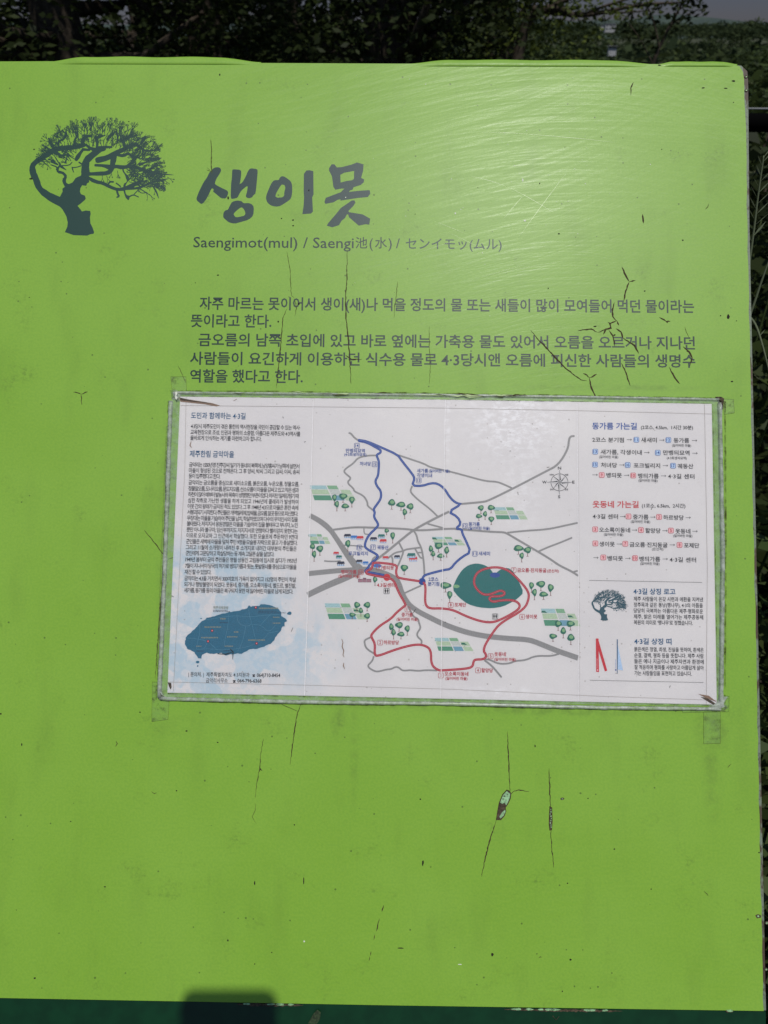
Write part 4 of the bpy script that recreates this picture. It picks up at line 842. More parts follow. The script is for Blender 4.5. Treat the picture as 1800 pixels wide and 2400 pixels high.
# grey roads
f = Flat()
def road(fr, l, w_, mat='p_grey', it=2, fl=None): (fl or f).stroke(smooth(pts(fr, l), it), w_ * PX, zn(), mat)
for fr, l, w_ in (('A', [(545, 255), (568, 262), (600, 305), (650, 338)], 4.5), ('A', [(835, 497), (760, 497), (645, 518), (590, 585), (520, 630), (485, 668), (520, 705), (570, 742), (520, 790), (595, 855), (600, 885), (690, 925), (725, 965), (745, 1010), (742, 1040), (800, 1085)], 4.2),
    ('A', [(1080, 495), (1230, 545), (1350, 585), (1420, 625), (1560, 655), (1650, 675), (1816, 720), (2016, 775), (2136, 780), (2206, 805), (2312, 855)], 4.4), ('C', [(1405, 288), (1370, 290), (1350, 320), (1340, 430), (1235, 600), (1100, 670), (745, 855), (480, 985), (420, 1000), (190, 1020)], 5),
    ('A', [(1225, 830), (1207, 870), (1215, 905), (1300, 985), (1420, 1075), (1505, 1160)], 4.2), ('A', [(1620, 1105), (1505, 1160), (1380, 1225), (1240, 1300), (1080, 1430), (960, 1530), (870, 1600), (800, 1650)], 5.5), ('A', [(1395, 1235), (1560, 1280)], 4.2),
    ('A', [(365, 1300), (480, 1285), (610, 1270), (860, 1278), (1160, 1290), (1240, 1303), (1350, 1305), (1560, 1290), (1690, 1287)], 5), ('C', [(120, 1290), (350, 1308), (520, 1322), (640, 1325), (675, 1335), (760, 1385), (1015, 1535), (1140, 1610), (1240, 1680), (1300, 1710), (1385, 1752), (1445, 1792)], 5),
    ('D', [(1385, 190), (1440, 175)], 4), ('C', [(690, 1330), (870, 1310), (1120, 1295), (1300, 1255), (1440, 1225)], 4.4), ('C', [(1015, 1535), (1140, 1480), (1250, 1440), (1380, 1385)], 4.2),
    ('A', [(705, 1285), (708, 1345), (750, 1348)], 3), ('A', [(480, 1465), (550, 1468), (600, 1470), (700, 1482)], 3), ('A', [(1240, 1305), (1275, 1360), (1285, 1420), (1325, 1490), (1345, 1600), (1355, 1700), (1357, 1787)], 4.4),
    ('A', [(1080, 1430), (1110, 1490), (1130, 1530), (1125, 1560), (1085, 1659), (1070, 1690)], 4.2), ('A', [(1320, 1490), (1240, 1500), (1160, 1510), (1125, 1530), (1040, 1545), (990, 1585), (960, 1610)], 4.2), ('B', [(1000, 15), (1015, 45), (1015, 90)], 4), ('A', [(1255, 1500), (1300, 1580), (1320, 1605), (1345, 1600)], 4), ('A', [(1290, 1545), (1325, 1545)], 3.6),
    ('A', [(280, 1635), (330, 1640), (410, 1640), (450, 1635)], 3.6), ('A', [(590, 1575), (560, 1620)], 3.4), ('B', [(430, 260), (380, 290), (310, 310), (295, 330)], 3.6), ('B', [(790, 90), (800, 40), (850, 15)], 4),
    ('B', [(1320, 335), (1230, 375), (1145, 415)], 4), ('B', [(1185, 570), (1210, 610), (1240, 670), (1290, 690), (1300, 740), (1320, 790), (1275, 850), (1285, 890), (1330, 925), (1325, 960)], 4.2),
    ('B', [(780, 890), (715, 920), (710, 950), (730, 1015), (820, 1070)], 4.2), ('B', [(810, 1100), (795, 1150), (735, 1205), (820, 1260), (870, 1260), (940, 1240), (1000, 1235), (1045, 1210), (1080, 1215), (1115, 1250), (1170, 1250), (1200, 1245), (1290, 1255), (1380, 1245), (1490, 1250)], 4),
    ('D', [(440, 1130), (490, 1130), (590, 1180), (710, 1175), (770, 1145), (880, 1140), (990, 1090), (1160, 1095), (1240, 1070)], 4.2), ('D', [(440, 1140), (520, 1200), (620, 1320)], 4.6),
    ('A', [(122, 1145), (200, 1185), (280, 1240), (345, 1300), (400, 1380), (460, 1470), (540, 1590), (600, 1665), (660, 1725)], [11, 12, 13, 11.5, 12, 14, 17, 20]), ('B', [(97, 437), (200, 385), (350, 315), (500, 255), (640, 190), (700, 170)], [13, 14, 15, 14, 12]),
    ('B', [(105, 205), (250, 190), (400, 175), (560, 165), (700, 155), (800, 160), (900, 190), (1000, 230), (1060, 270), (1090, 330), (1110, 400), (1150, 480), (1200, 550), (1300, 620), (1400, 670), (1540, 740), (1667, 790), (1817, 840), (1987, 875), (2107, 890), (2267, 905), (2467, 915), (2567, 945), (2767, 1030), (3014, 1115)], [12, 11.5, 12, 12, 12.5, 12, 12.5])):
    if isinstance(w_, list): f.stroke(smooth(pts(fr, l), 2), [q * PX for q in w_], zn(), 'p_grey', False)
    else: road(fr, l, w_)
f.build('road_print', poster)
# fields
zcls(51, 13); random.seed(9)
def field(fr, x, y, w_, h, shear=.28):
    f = Flat(); rows = [(0, .25), (.28, .6), (.66, 1.0)]; cols = [(0, .42), (.45, .72), (.75, 1.0)]
    cm = [['p_f2', 'p_f1', None], ['p_f3', 'p_f6', 'p_f3'], ['p_f5', 'p_f4', 'p_f3']]
    for j, (a, b) in enumerate(rows):
        for i, (c, d) in enumerate(cols):
            if cm[j][i] is None: continue
            l = lambda cc, rr: (x + w_ * (cc * .85 + shear * rr * (.5 + .5 * cc) * .8 - (.02 if cc == 0 else 0)), y + h * rr + h * .02 * cc)
            f.poly(pts(fr, [l(c, a), l(c, b), l(d, b), l(d, a)]), zn(), cm[j][i])
    for (c, r) in ((.05, .18), (.78, .45)):
        p = F(fr, x + w_ * c, y + h * r); f.poly([U(p[0] - 6 * w_ / 450, p[1] + 2), U(p[0] - 4, p[1] - 2.2), U(p[0] + 3, p[1] - 2), U(p[0] + 11 * w_ / 450, p[1] + 3)], zn(), 'p_green')
    return f.build('field_symbol', poster)
for a in (('A', 130, 820, 460, 160), ('A', 113, 1345, 215, 105), ('A', 1445, 1375, 330, 90), ('B', 290, 525, 420, 170), ('B', 1475, 897, 385, 140), ('C', 540, 1055, 340, 130), ('D', 1055, 582, 390, 185)): field(*a)
# hill, ponds
zcls(65, 9); f = Flat(); f.poly(closed_smooth(pts('D', [(90, 370), (140, 250), (200, 160), (270, 110), (350, 93), (430, 108), (490, 140), (520, 180), (545, 222), (570, 190), (620, 155), (690, 140), (750, 180), (810, 290), (862, 410), (800, 470), (740, 510), (640, 560), (520, 580), (380, 570), (260, 535), (160, 460)])), zn(), 'p_teal')
f.disc(U(*F('D', 135, 342)), 7.5 * PX, 4 * PX, zn(), 'p_green2'); f.disc(U(*F('D', 552, 220)), 12 * PX, 6 * PX, zn(), 'p_pond'); f.build('hill_print', poster)
f = Flat(); f.disc(U(*F('B', 850, 120)), 10 * PX, 4.4 * PX, zn(), 'p_sky'); f.build('pond_print', poster)
zcls(75, 15)
# tree and house symbols
def tsym(fr, x, y, rx, ry):
    f = Flat(); p = F(fr, x, y); k = 1 / FR[fr][2]; rx *= k; ry *= k
    f.stroke([U(p[0], p[1] + ry * .3), U(p[0], p[1] + ry * 1.9)], [1.6 * PX, 1.1 * PX], zn(), 'p_brown', False)
    f.stroke([U(p[0] - rx * .3, p[1] + ry * 1.95), U(p[0], p[1] + ry * 1.65), U(p[0] + rx * .3, p[1] + ry * 1.95)], .7 * PX, zn(), 'p_brown', False)
    z = zn(); c = []
    for i in range(22):
        a = 2 * math.pi * i / 22; r = 1 + .10 * math.sin(3 * a + x) - (.12 if math.sin(a) > .3 else 0); c.append(U(p[0] + rx * r * math.cos(a), p[1] + ry * r * math.sin(a)))
    f.poly(c, z + .000016, 'p_green'); f.disc(U(p[0] + rx * .12, p[1] - ry * .22), rx * .55 * PX, ry * .5 * PX, z + .000033, 'p_green2', 14, .06); return f.build('tree_symbol', poster)
for fr, L in (('A', [(387, 955, 25, 40), (480, 940, 45, 35), (575, 980, 30, 40), (413, 1025, 25, 38), (503, 1045, 42, 28), (1005, 1008, 40, 38), (1105, 1030, 50, 32), (1205, 1050, 38, 36), (1145, 1110, 25, 38), (950, 1310, 25, 24), (1015, 1365, 25, 42), (532, 1450, 28, 42), (150, 1480, 30, 32), (230, 1505, 37, 38), (168, 1565, 24, 40), (1427, 1505, 24, 36), (1510, 1475, 45, 36), (1597, 1525, 26, 36), (1452, 1560, 22, 34), (1533, 1582, 40, 26)]),
              ('B', [(1140, 145, 40, 38), (825, 270, 24, 34), (630, 545, 33, 35), (740, 545, 36, 34), (673, 605, 22, 32), (580, 650, 35, 24), (740, 663, 33, 32), (1000, 780, 25, 38), (1085, 762, 42, 35), (1173, 800, 28, 38), (1025, 840, 23, 38), (1105, 860, 40, 27), (1585, 335, 60, 38), (1630, 435, 28, 45), (632, 238, 10, 12)]),
              ('C', [(400, 1065, 32, 32), (510, 1062, 40, 30), (445, 1130, 23, 32), (378, 1153, 35, 25), (512, 1185, 32, 32), (30, 1520, 25, 40), (805, 1500, 55, 35), (903, 1520, 40, 36), (840, 1580, 24, 36)]),
              ('D', [(945, 335, 26, 40), (1047, 320, 48, 38), (1152, 360, 32, 44), (978, 410, 26, 42), (1075, 430, 48, 30), (1233, 748, 38, 38), (1365, 748, 45, 36), (1288, 825, 30, 40), (1177, 882, 42, 30), (1370, 897, 40, 40)])):
    for q in L: tsym(fr, *q)
zcls(125, 12)
def house(fr, x, y, col, k=1.0):
    f = Flat(); l = lambda a, b: U(*F(fr, x + a * k, y + b * k))
    f.poly([l(-36, 12), l(-30, 26), l(40, 26), l(34, 12)], zn(), 'p_base'); z = zn()
    f.poly([l(-40, 6), l(-28, -18), l(34, -18), l(40, 8), l(26, 2), l(18, 8)], z, col)
    for a in (-30, -12, 8, 28): f.stroke([l(a, 0), l(a, 22)], 1.0 * PX, zn(), col, False)
    return f.build('house_symbol', poster)
for q in ((527, 1362, 'p_navy'), (597, 1378, 'p_sky'), (663, 1384, 'p_red2'), (808, 1396, 'p_navy'), (893, 1365, 'p_roof_teal'), (912, 1418, 'p_red2'), (405, 1550, 'p_red2', .8), (435, 1590, 'p_roof_teal', .85), (1062, 1588, 'p_navy', .85), (938, 1598, 'p_red2', .85), (1215, 1572, 'p_roof_teal', 1.2), (1235, 1610, 'p_red2', 1.2), (655, 1638, 'p_navy', .9), (722, 1655, 'p_sky', .85), (455, 1660, 'p_navy', 1.1)): house('A', *q)
f = Flat()
for (x0, x1, y0, y1) in ((642, 692, 262, 298), (733, 784, 262, 298), (695, 730, 250, 298)):
    f.poly(pts('B', [(x0, y0), (x0, y1), (x1, y1), (x1, y0)]), zn(), 'p_school')
    for yy in (274, 286): f.stroke(pts('B', [(x0 + 4, yy), (x1 - 4, yy)]), .8 * PX, zn(), 'p_boxr', False)
f.build('school_symbol', poster)
# routes
zcls(138, 9)
fr_ = Flat(); fb_ = Flat()
def route(F_, fr, l, w_, mat, mid, it=2):
    S = smooth(pts(fr, l), it); F_.stroke(S, w_ * PX, zn(), mat); F_.stroke(S, .45 * PX, zn(), mid, False)
route(fb_, 'A', [(650, 340), (740, 357), (860, 425), (887, 440), (885, 470), (842, 488), (850, 520), (868, 560), (865, 640), (858, 720), (825, 770), (845, 830), (890, 880), (890, 960), (850, 1020), (805, 1080), (825, 1110), (810, 1160), (862, 1235), (850, 1270), (750, 1360), (708, 1470), (740, 1510), (850, 1565), (857, 1600), (770, 1667), (745, 1717), (720, 1737), (725, 1760), (760, 1757), (920, 1787)], 5.3, 'p_blue', 'p_line_b')
route(fb_, 'A', [(648, 330), (740, 345), (880, 405), (1070, 490), (1110, 550), (1230, 700), (1252, 745), (1225, 822), (1330, 827), (1430, 795), (1500, 800), (1570, 850), (1640, 960), (1700, 1010), (1757, 1022), (1617, 1105), (1717, 1160), (1752, 1235), (1697, 1285), (1762, 1295), (1767, 1340), (1807, 1420), (1857, 1540), (1767, 1590), (1690, 1655), (1640, 1722), (1567, 1732), (1390, 1777), (1345, 1800), (1333, 1850)], 5.3, 'p_blue', 'p_line_b', 1)
fb_.disc(U(*F('B', 1333, 290)), 8.2 * PX, 8.2 * PX, zn(), 'p_blue', 24); fb_.build('blue_route', poster)
route(fr_, 'B', [(800, 92), (850, 85), (900, 90), (1000, 100), (1066, 120), (1050, 180), (1060, 235), (1090, 255), (1300, 285)], 5.2, 'p_red', 'p_line')
route(fr_, 'B', [(805, 90), (790, 150), (760, 165), (732, 178), (730, 198), (745, 210), (900, 240), (953, 245), (1030, 275), (1075, 400), (1155, 535), (1150, 550), (1060, 620), (1000, 690), (870, 770), (785, 860), (785, 890), (827, 960), (818, 1075), (850, 1098), (1050, 1020), (1260, 965), (1370, 980), (1430, 1030), (1430, 1190), (1510, 1250), (1567, 1247), (1797, 1232), (1877, 1212), (1887, 1150), (1907, 1130), (1997, 1130), (2032, 1090), (1982, 1020), (2107, 820), (2187, 730), (2437, 590), (2487, 470), (2477, 390), (2367, 260), (2267, 170), (2167, 135), (2047, 140), (1937, 180), (1890, 260), (1897, 340), (1967, 420), (2037, 437), (2107, 415), (2167, 385), (2222, 400), (2219, 435), (2167, 450), (2077, 448), (2052, 480), (2097, 512), (2187, 490), (2327, 490), (2394, 540), (2367, 600), (2187, 700), (2077, 735), (1947, 715), (1797, 660), (1667, 595), (1540, 578), (1430, 582), (1380, 560), (1363, 500), (1372, 340), (1350, 300)], 5.2, 'p_red', 'p_line')
fr_.disc(U(*F('B', 953, 245)), 8.2 * PX, 8.2 * PX, zn(), 'p_red2', 24); fr_.build('red_route', poster)
ZT = z0 + .000150; ZT2 = ZT + .000004; ZT3 = ZT + .000010
# numbered boxes
def nbox(fr, cx, cy, num, col, fill, half=28, w_=.9):
    f = Flat(); p = F(fr, cx, cy); h = half / FR[fr][2]; q = []
    for (sx, sy) in ((-1, 1), (1, 1), (1, -1), (-1, -1)):
        for t in ((.72, 1) if sx * sy < 0 else (1, .72),)[0:1]:
            if sx * sy < 0: q += [U(p[0] + sx * h * t[0], p[1] + sy * h * t[1]), U(p[0] + sx * h * t[1], p[1] + sy * h * t[0])][:: 1]
            else: q += [U(p[0] + sx * h * t[0], p[1] + sy * h * t[1]), U(p[0] + sx * h * t[1], p[1] + sy * h * t[0])]
    c = sum(q, Vector((0, 0))) / len(q); q.sort(key=lambda v: math.atan2(v.y - c.y, v.x - c.x))
    if fill: f.poly(q, ZT, fill)
    f.ring(q, w_ * PX, ZT2, col)
    wdt = h * (1.35 if len(num) > 1 else .72); f.text(num, (p[0] - wdt / 2 - (.3 if len(num) > 1 else 0), p[1] + h * .56), (p[0] + wdt / 2, p[1] + h * .57), h * 1.75, ZT3, col, .012, .6, 1.2)
    return f.build('route_number', poster)
for q in (('A', 630, 392, '14', 0), ('A', 820, 592, '15', 0), ('A', 1297, 767, '13', 0), ('A', 655, 1490, '16', 0), ('A', 803, 1487, '17', 0), ('C', 230, 1257, '12', 0), ('C', 335, 1557, '11', 0),
          ('B', 868, 138, '9', 1), ('B', 672, 190, '10', 1), ('B', 1175, 590, '1', 1), ('B', 880, 948, '2', 1), ('B', 1535, 1303, '3', 1), ('D', 75, 543, '8', 1), ('D', 753, 167, '7', 1), ('D', 845, 670, '6', 1), ('D', 505, 1095, '5', 1), ('D', 368, 1248, '4', 1)):
    nbox(q[0], q[1], q[2], q[3], ('p_blue', 'p_red')[q[4]], None, 27)
for q in ((630, 319, '11', 0), (966, 322, '12', 0), (199, 444, '13', 0), (855, 455, '14', 0), (197, 580, '15', 0), (539, 584, '16', 0), (1015, 592, '17', 0), (267, 689, '9', 1), (597, 694, '10', 1), (548, 1124, '1', 1), (868, 1129, '2', 1), (198, 1259, '3', 1), (679, 1266, '4', 1), (993, 1272, '5', 1), (200, 1407, '6', 1), (514, 1410, '7', 1), (1083, 1423, '8', 1), (283, 1554, '9', 1), (616, 1561, '10', 1)):
    nbox('R3', q[0], q[1], q[2], ('p_blue', 'p_red')[q[3]], ('p_boxb', 'p_boxr')[q[3]], 27)
# labels on the map
LOST = '(잃어버린 마을)'
def tx(fr, s, x0, x1, y, em, mat, off=.018, sl=.014): return (s, F(fr, x0, y), F(fr, x1, y + (x1 - x0) * sl), em * 1.06, mat, off)
ML = [tx('A', '만벵듸묘역', 510, 715, 462, 9.8, 'p_blue'), tx('A', '(4·3희생자묘역)', 493, 733, 500, 8, 'p_blue'), tx('A', '처녀당', 660, 780, 603, 9.6, 'p_blue'), tx('A', '새가름', 1277, 1397, 678, 9.6, 'p_blue'), tx('A', LOST, 1405, 1630, 678, 8, 'p_blue'), tx('A', '각생이내', 1277, 1440, 728, 9.8, 'p_blue'),
      tx('A', '궤동산', 848, 970, 1506, 9.8, 'p_blue'), tx('A', '포크빌리지', 540, 748, 1570, 9.8, 'p_blue'), tx('C', '동가름', 268, 388, 1255, 9.8, 'p_blue'), tx('C', LOST, 265, 497, 1295, 8, 'p_blue'), tx('C', '새세미', 375, 498, 1572, 9.8, 'p_blue'),
      tx('B', '벵듸못', 905, 1028, 160, 10, 'p_red'), tx('B', '벵듸가름', 460, 625, 203, 9.8, 'p_red'), tx('B', LOST, 430, 665, 246, 8, 'p_red'), tx('B', '4.3길센터', 845, 1040, 345, 10, 'p_red'), tx('B', '2코스', 1402, 1508, 282, 10, 'p_blue'), tx('B', '분기점', 1395, 1518, 333, 10, 'p_blue'),
      tx('B', '중가름', 1110, 1232, 665, 9.8, 'p_red'), tx('B', LOST, 1057, 1290, 710, 8, 'p_red'), tx('B', '하르방당', 917, 1083, 965, 10, 'p_red'), tx('D', '오소록이동네', 8, 265, 1302, 10, 'p_red'), tx('D', LOST, 18, 255, 1348, 8, 'p_red'), tx('D', '할망당', 405, 530, 1266, 10, 'p_red'), tx('D', '웃동네', 545, 668, 1091, 10, 'p_red'), tx('D', LOST, 543, 778, 1143, 8, 'p_red'),
      tx('D', '생이못', 882, 1008, 686, 10, 'p_red'), tx('D', '금오름·진지동굴', 792, 1107, 185, 10, 'p_red'), tx('D', '(은신처)', 1115, 1240, 189, 8, 'p_red'), tx('D', '포제단', 115, 240, 558, 10, 'p_red')]
_prime(''.join(l[0] for l in ML), .018)
for l in ML: line_obj('place_label', poster, [l], ZT3)
# left column
BK = 'p_black'
def z5(s, x0, y0, x1, y1, em=12.4, mat=BK, off=.010, fr='Z5'): return (s, F(fr, x0, y0), F(fr, x1, y1), em, mat, off)
COL = [z5('도민과 함께하는 4·3길', 385, 350, 942, 358, 16.5, 'p_head', .012), z5('4·3당시 제주도민이 겪은 통한의 역사현장을 국민이 공감할 수 있는 역사·', 383, 453, 1502, 470), z5('교육현장으로 조성, 인권과 평화의 소중함, 아름다운 제주도와 4·3역사를', 380, 513, 1502, 534), z5('올바르게 인식하는 계기를 마련하고자 합니다.', 378, 572, 1106, 585),
       z5('제주한림 금악마을', 372, 742, 825, 750, 17, 'p_head', .012), z5('금악리는 1550년경 진주강씨 일가가 동네의 북쪽에, 남양홍씨가 남쪽에 살면서', 366, 846, 1494, 864), z5('마을이 형성된 것으로 전해온다. 그 후 양씨, 박씨 그리고 김씨; 이씨, 송씨', 364, 905, 1494, 922), z5('등이 입주했다고 한다.', 362, 962, 685, 967),
       z5('금악리는 금오름을 중심으로 새미소오름, 붉은오름, 누운오름, 정물오름,', 360, 1028, 1490, 1047), z5('정물알오름, 도너리오름, 문도지오름, 선소오름이 마을을 감싸고 있고 작은 샘과', 358, 1090, 1488, 1108), z5('하천이 많아 예부터 밭농사와 목축이 성행했던 부촌이었다. 하지만 일제강점기 때', 356, 1150, 1486, 1168),
       z5('심한 착취로 가난한 생활을 하게 되었고 1946년에 콜레라가 발생하여', 354, 1211, 1483, 1229), z5('이웃 간의 왕래가 금지된 적도 있었다. 그 후 1948년 4.3으로 마을은 혼란 속에', 350, 1271, 1482, 1289), z5('서붕괴되기 시작한다. 주민들은 개역빌레궤, 밥쉐물, 금오름, 알곳 등으로 피신했다.', 348, 1331, 1478, 1349),
       z5('무장대는 마을을 기습하여 주민을 납치, 학살하였으며 다수의 우익인사의 집을', 345, 1391, 1478, 1408), z5('불태웠다. 저지지서 응원경찰은 마을을 기습하여 집을 불태우고 부녀자, 노인', 343, 1449, 1476, 1466), z5('뿐만 아니라 불구자, 임신부까지도 저지지서로 연행하다 빨리걷지 못한다는', 340, 1509, 1476, 1527), z5('이유로 오자교와 그 인근에서 학살했다. 또한 모슬포에 주둔하던 9연대', 338, 1569, 1475, 1587),
       z5('군인들은 새벽에 마을을 덮쳐 주민 9명을 모슬봉 자락으로 끌고 가 총살했다.', 335, 1630, 1473, 1647), z5('그리고 11월에 소개령이 내려진 후 소개지로 내려간 대부분의 주민들은', 332, 1690, 1465, 1707), z5('군인에게 고문당하고 학살당하는 등 계속 고달픈 삶을 살았다.', 330, 1750, 1235, 1763),
       z5('1949년 봄부터 금악 주민들은 명월 상동인 고림동에 임시로 살다가 1953년', 328, 68, 1466, 82, fr='Z6'), z5('7월이 지나서야 당국의 허가로 벵듸가름과 뒷논, 툿밭동네를 중심으로 마을을', 325, 132, 1464, 147, fr='Z6'), z5('재건 할 수 있었다.', 320, 196, 592, 200, fr='Z6'), z5('금악리는 4.3을 거치면서 300여호의 가옥이 없어지고 152명의 주민이 학살', 318, 260, 1460, 277, fr='Z6'),
       z5('되거나 행방불명이 되었다. 웃동네, 중가름, 오소록이동네, 별드르, 별진밭,', 316, 322, 1458, 339, fr='Z6'), z5('새가름, 동가름 등의 마을은 복구되지 못한 채 잃어버린 마을로 남게 되었다.', 314, 383, 1428, 398, fr='Z6')]
_prime(''.join(l[0] for l in COL), .010)
for l in COL: line_obj('column_lettering', poster, [l], ZT3)
line_obj('contact_lettering', poster, [z5('| 문의처. |', 360, 1240, 515, 1243, 11.5, fr='Z6'), z5('제주특별자치도 4·3지원과', 542, 1243, 983, 1248, 11.5, fr='Z6', off=.008), z5('064)710-8454', 1058, 1248, 1297, 1251, 11.5, fr='Z6', off=.02), z5('금악리사무소', 538, 1303, 760, 1305, 11.5, fr='Z6', off=.008), z5('064-796-6368', 860, 1305, 1106, 1308, 11.5, fr='Z6', off=.02)], ZT3)
def phone_icon(x, y):
    f = Flat(); l = lambda a, b: U(*F('Z6', x + a, y + b))
    f.poly([l(-16, -12), l(-12, -20), l(12, -20), l(16, -12), l(8, -10), l(-8, -10)], ZT3, BK); f.poly([l(-7, -9), l(-14, 6), l(14, 6), l(7, -9)], ZT3, BK); return f.build('telephone_symbol', poster)
phone_icon(1027, 1243); phone_icon(828, 1302)
# right column
def r3(s, x0, x1, y, em=12.6, mat=BK, off=.013, fr='R3', sl=.016): return (s, F(fr, x0, y), F(fr, x1, y + (x1 - x0) * sl), em, mat, off)
RC = [[r3('동가름 가는길', 168, 636, 203, 17.5, 'p_dblue', .022, sl=.006), r3('(2코스, 4.5km,  1시간 30분)', 678, 1225, 206, 11, sl=.006)],
      [r3('2코스 분기점', 168, 500, 338), r3('새새미', 680, 845, 341), r3('동가름', 1022, 1185, 346)], [r3('새가름, 각생이내', 255, 688, 467), r3('만벵듸묘역', 912, 1188, 474)], [r3('처녀당', 258, 428, 605), r3('포크빌리지', 602, 880, 609), r3('궤동산', 1062, 1228, 616)],
      [r3('벵듸못', 315, 478, 712), r3('벵듸가름', 648, 865, 718), r3('4·3길 센터', 963, 1240, 722)], [r3('웃동네 가는길', 172, 655, 1025, 17.5, 'p_red2', .022, sl=.006), r3('(1코스, 6.5km,  2시간)', 688, 1145, 1028, 11, sl=.006)],
      [r3('4·3길 센터', 172, 438, 1143), r3('중가름', 595, 757, 1149), r3('하르방당', 913, 1128, 1155)], [r3('오소록이동네', 240, 565, 1284), r3('할망당', 724, 885, 1293), r3('웃동네', 1040, 1198, 1299)], [r3('생이못', 242, 403, 1434), r3('금오름·진지동굴', 560, 958, 1439), r3('포제단', 1130, 1290, 1448)],
      [r3('벵듸못', 327, 490, 1584), r3('벵듸가름', 662, 880, 1590), r3('4·3길 센터', 980, 1257, 1597)]]
_prime(''.join(l[0] for g in RC for l in g), .013)
for g in RC: line_obj('route_list_lettering', poster, g, ZT3)
SM = [(1005, 1205, 390), (240, 440, 510), (652, 853, 758), (573, 775, 1190), (290, 492, 1325), (1018, 1218, 1338), (672, 873, 1630)]
line_obj('small_lettering', poster, [r3(LOST, a, b, y, 7.6, BK, .006) for a, b, y in SM] + [r3('(4·3희생자묘역)', 950, 1160, 522, 7.6, BK, .006), r3('(은신처)', 793, 913, 1478, 7.6, BK, .006)], ZT3)
f = Flat()
for (x0, x1, y) in ((530, 580, 318), (870, 922, 323), (1212, 1265, 327), (712, 765, 453), (1217, 1270, 460), (450, 503, 583), (908, 960, 590), (168, 222, 687), (500, 553, 692), (888, 940, 698), (460, 513, 1125), (776, 828, 1131), (1146, 1198, 1136), (583, 636, 1267), (903, 955, 1273), (1218, 1270, 1279), (424, 476, 1413), (980, 1032, 1422), (178, 230, 1556), (513, 566, 1563), (905, 957, 1570)):
    f.stroke(pts('R3', [(x0, y), (x1 - 3, y + .5)]), .8 * PX, ZT3, BK, False); f.stroke(pts('R3', [(x1 - 11, y - 9), (x1, y + .5), (x1 - 11, y + 10)]), .8 * PX, ZT3 + .000004, BK, False)
f.build('arrow_print', poster)
f = Flat()
for a, b in (((135, 225), (1320, 247)), ((142, 1273), (1335, 1297))): f.stroke(pts('R4', [a, b]), .7 * PX, ZT, BK, False)
f.build('rule_line', poster)
R4 = [r3('4·3길 상징 로고', 600, 1040, 366, 15.5, 'p_head', .022, 'R4', .01), r3('제주 사람들이 온갖 시련과 애환을 지켜낸', 603, 1330, 438, 11.8, BK, .010, 'R4', .012), r3('정주목과 같은 퐁낭(팽나무), 4·3의 아픔을', 603, 1328, 500, 11.8, BK, .010, 'R4', .012), r3('당당히 극복하는 아름다운 제주·평화로운', 603, 1330, 562, 11.8, BK, .010, 'R4', .012), r3('제주, 밝은 미래를 열어가는 제주공동체', 603, 1332, 624, 11.8, BK, .010, 'R4', .012), r3("복원의 의미로 '팽나무'로 정했습니다.", 605, 1222, 685, 11.8, BK, .010, 'R4', .012),
      r3('4·3길 상징 띠', 608, 1000, 890, 15.5, 'p_head', .022, 'R4', .01), r3('붉은색은 정열, 희생, 진실을 뜻하며, 흰색은', 608, 1337, 967, 11.8, BK, .010, 'R4', .012), r3('순결, 결백, 평화 등을 뜻합니다. 제주 사람', 608, 1337, 1030, 11.8, BK, .010, 'R4', .012), r3('들은 예나 지금이나 제주자연과 환경에', 608, 1338, 1092, 11.8, BK, .010, 'R4', .012), r3('잘 적응하며 평화를 사랑하고 아름답게 살아', 610, 1338, 1155, 11.8, BK, .010, 'R4', .012), r3('가는 사람들임을 표현하고 있습니다.', 610, 1212, 1217, 11.8, BK, .010, 'R4', .012)]
_prime(''.join(l[0] for l in R4), .010)
for l in R4: line_obj('explanation_lettering', poster, [l], ZT3)
class Conv2:
    scale = .255
    def __call__(s, x, y): return U(*F('R4', 150 + (x - 60) / 348 * 395, 325 + (y - 277) / 275 * 323))
M['p_emblem'] = pink('small emblem print', 40, 84, 98); emblem(poster, Conv2(), 'p_emblem', ZT, 5, zs=.0000006)
f = Flat(); f.poly(pts('R4', [(205, 835), (208, 1183), (238, 1187), (235, 960), (234, 835)]), ZT, 'p_red2'); f.poly(pts('R4', [(232, 850), (234, 960), (300, 1180), (325, 1172)]), ZT2, 'p_red2'); f.stroke(pts('R4', [(218, 1045), (218, 1150)]), .9 * PX, ZT3, 'p_boxr', False); f.disc(U(*F('R4', 222, 1166)), 1.7 * PX, 1.9 * PX, ZT3, 'p_boxr', 8); f.build('ribbon_print', poster)
f = Flat(); f.poly(pts('R4', [(425, 840), (427, 1200), (433, 1200), (435, 845)]), ZT2, 'p_head'); f.poly(pts('R4', [(436, 905), (436, 1160), (490, 1170)]), ZT, 'p_boxb'); f.stroke(pts('R4', [(413, 1050), (413, 1150)]), .8 * PX, ZT3, 'p_line_b', False); f.disc(U(*F('R4', 414, 1165)), 1.6 * PX, 2 * PX, ZT3, 'p_pond', 8); f.stroke(pts('R4', [(408, 1200), (436, 1202)]), .8 * PX, ZT3, 'p_foldd', False); f.build('ribbon_print', poster)
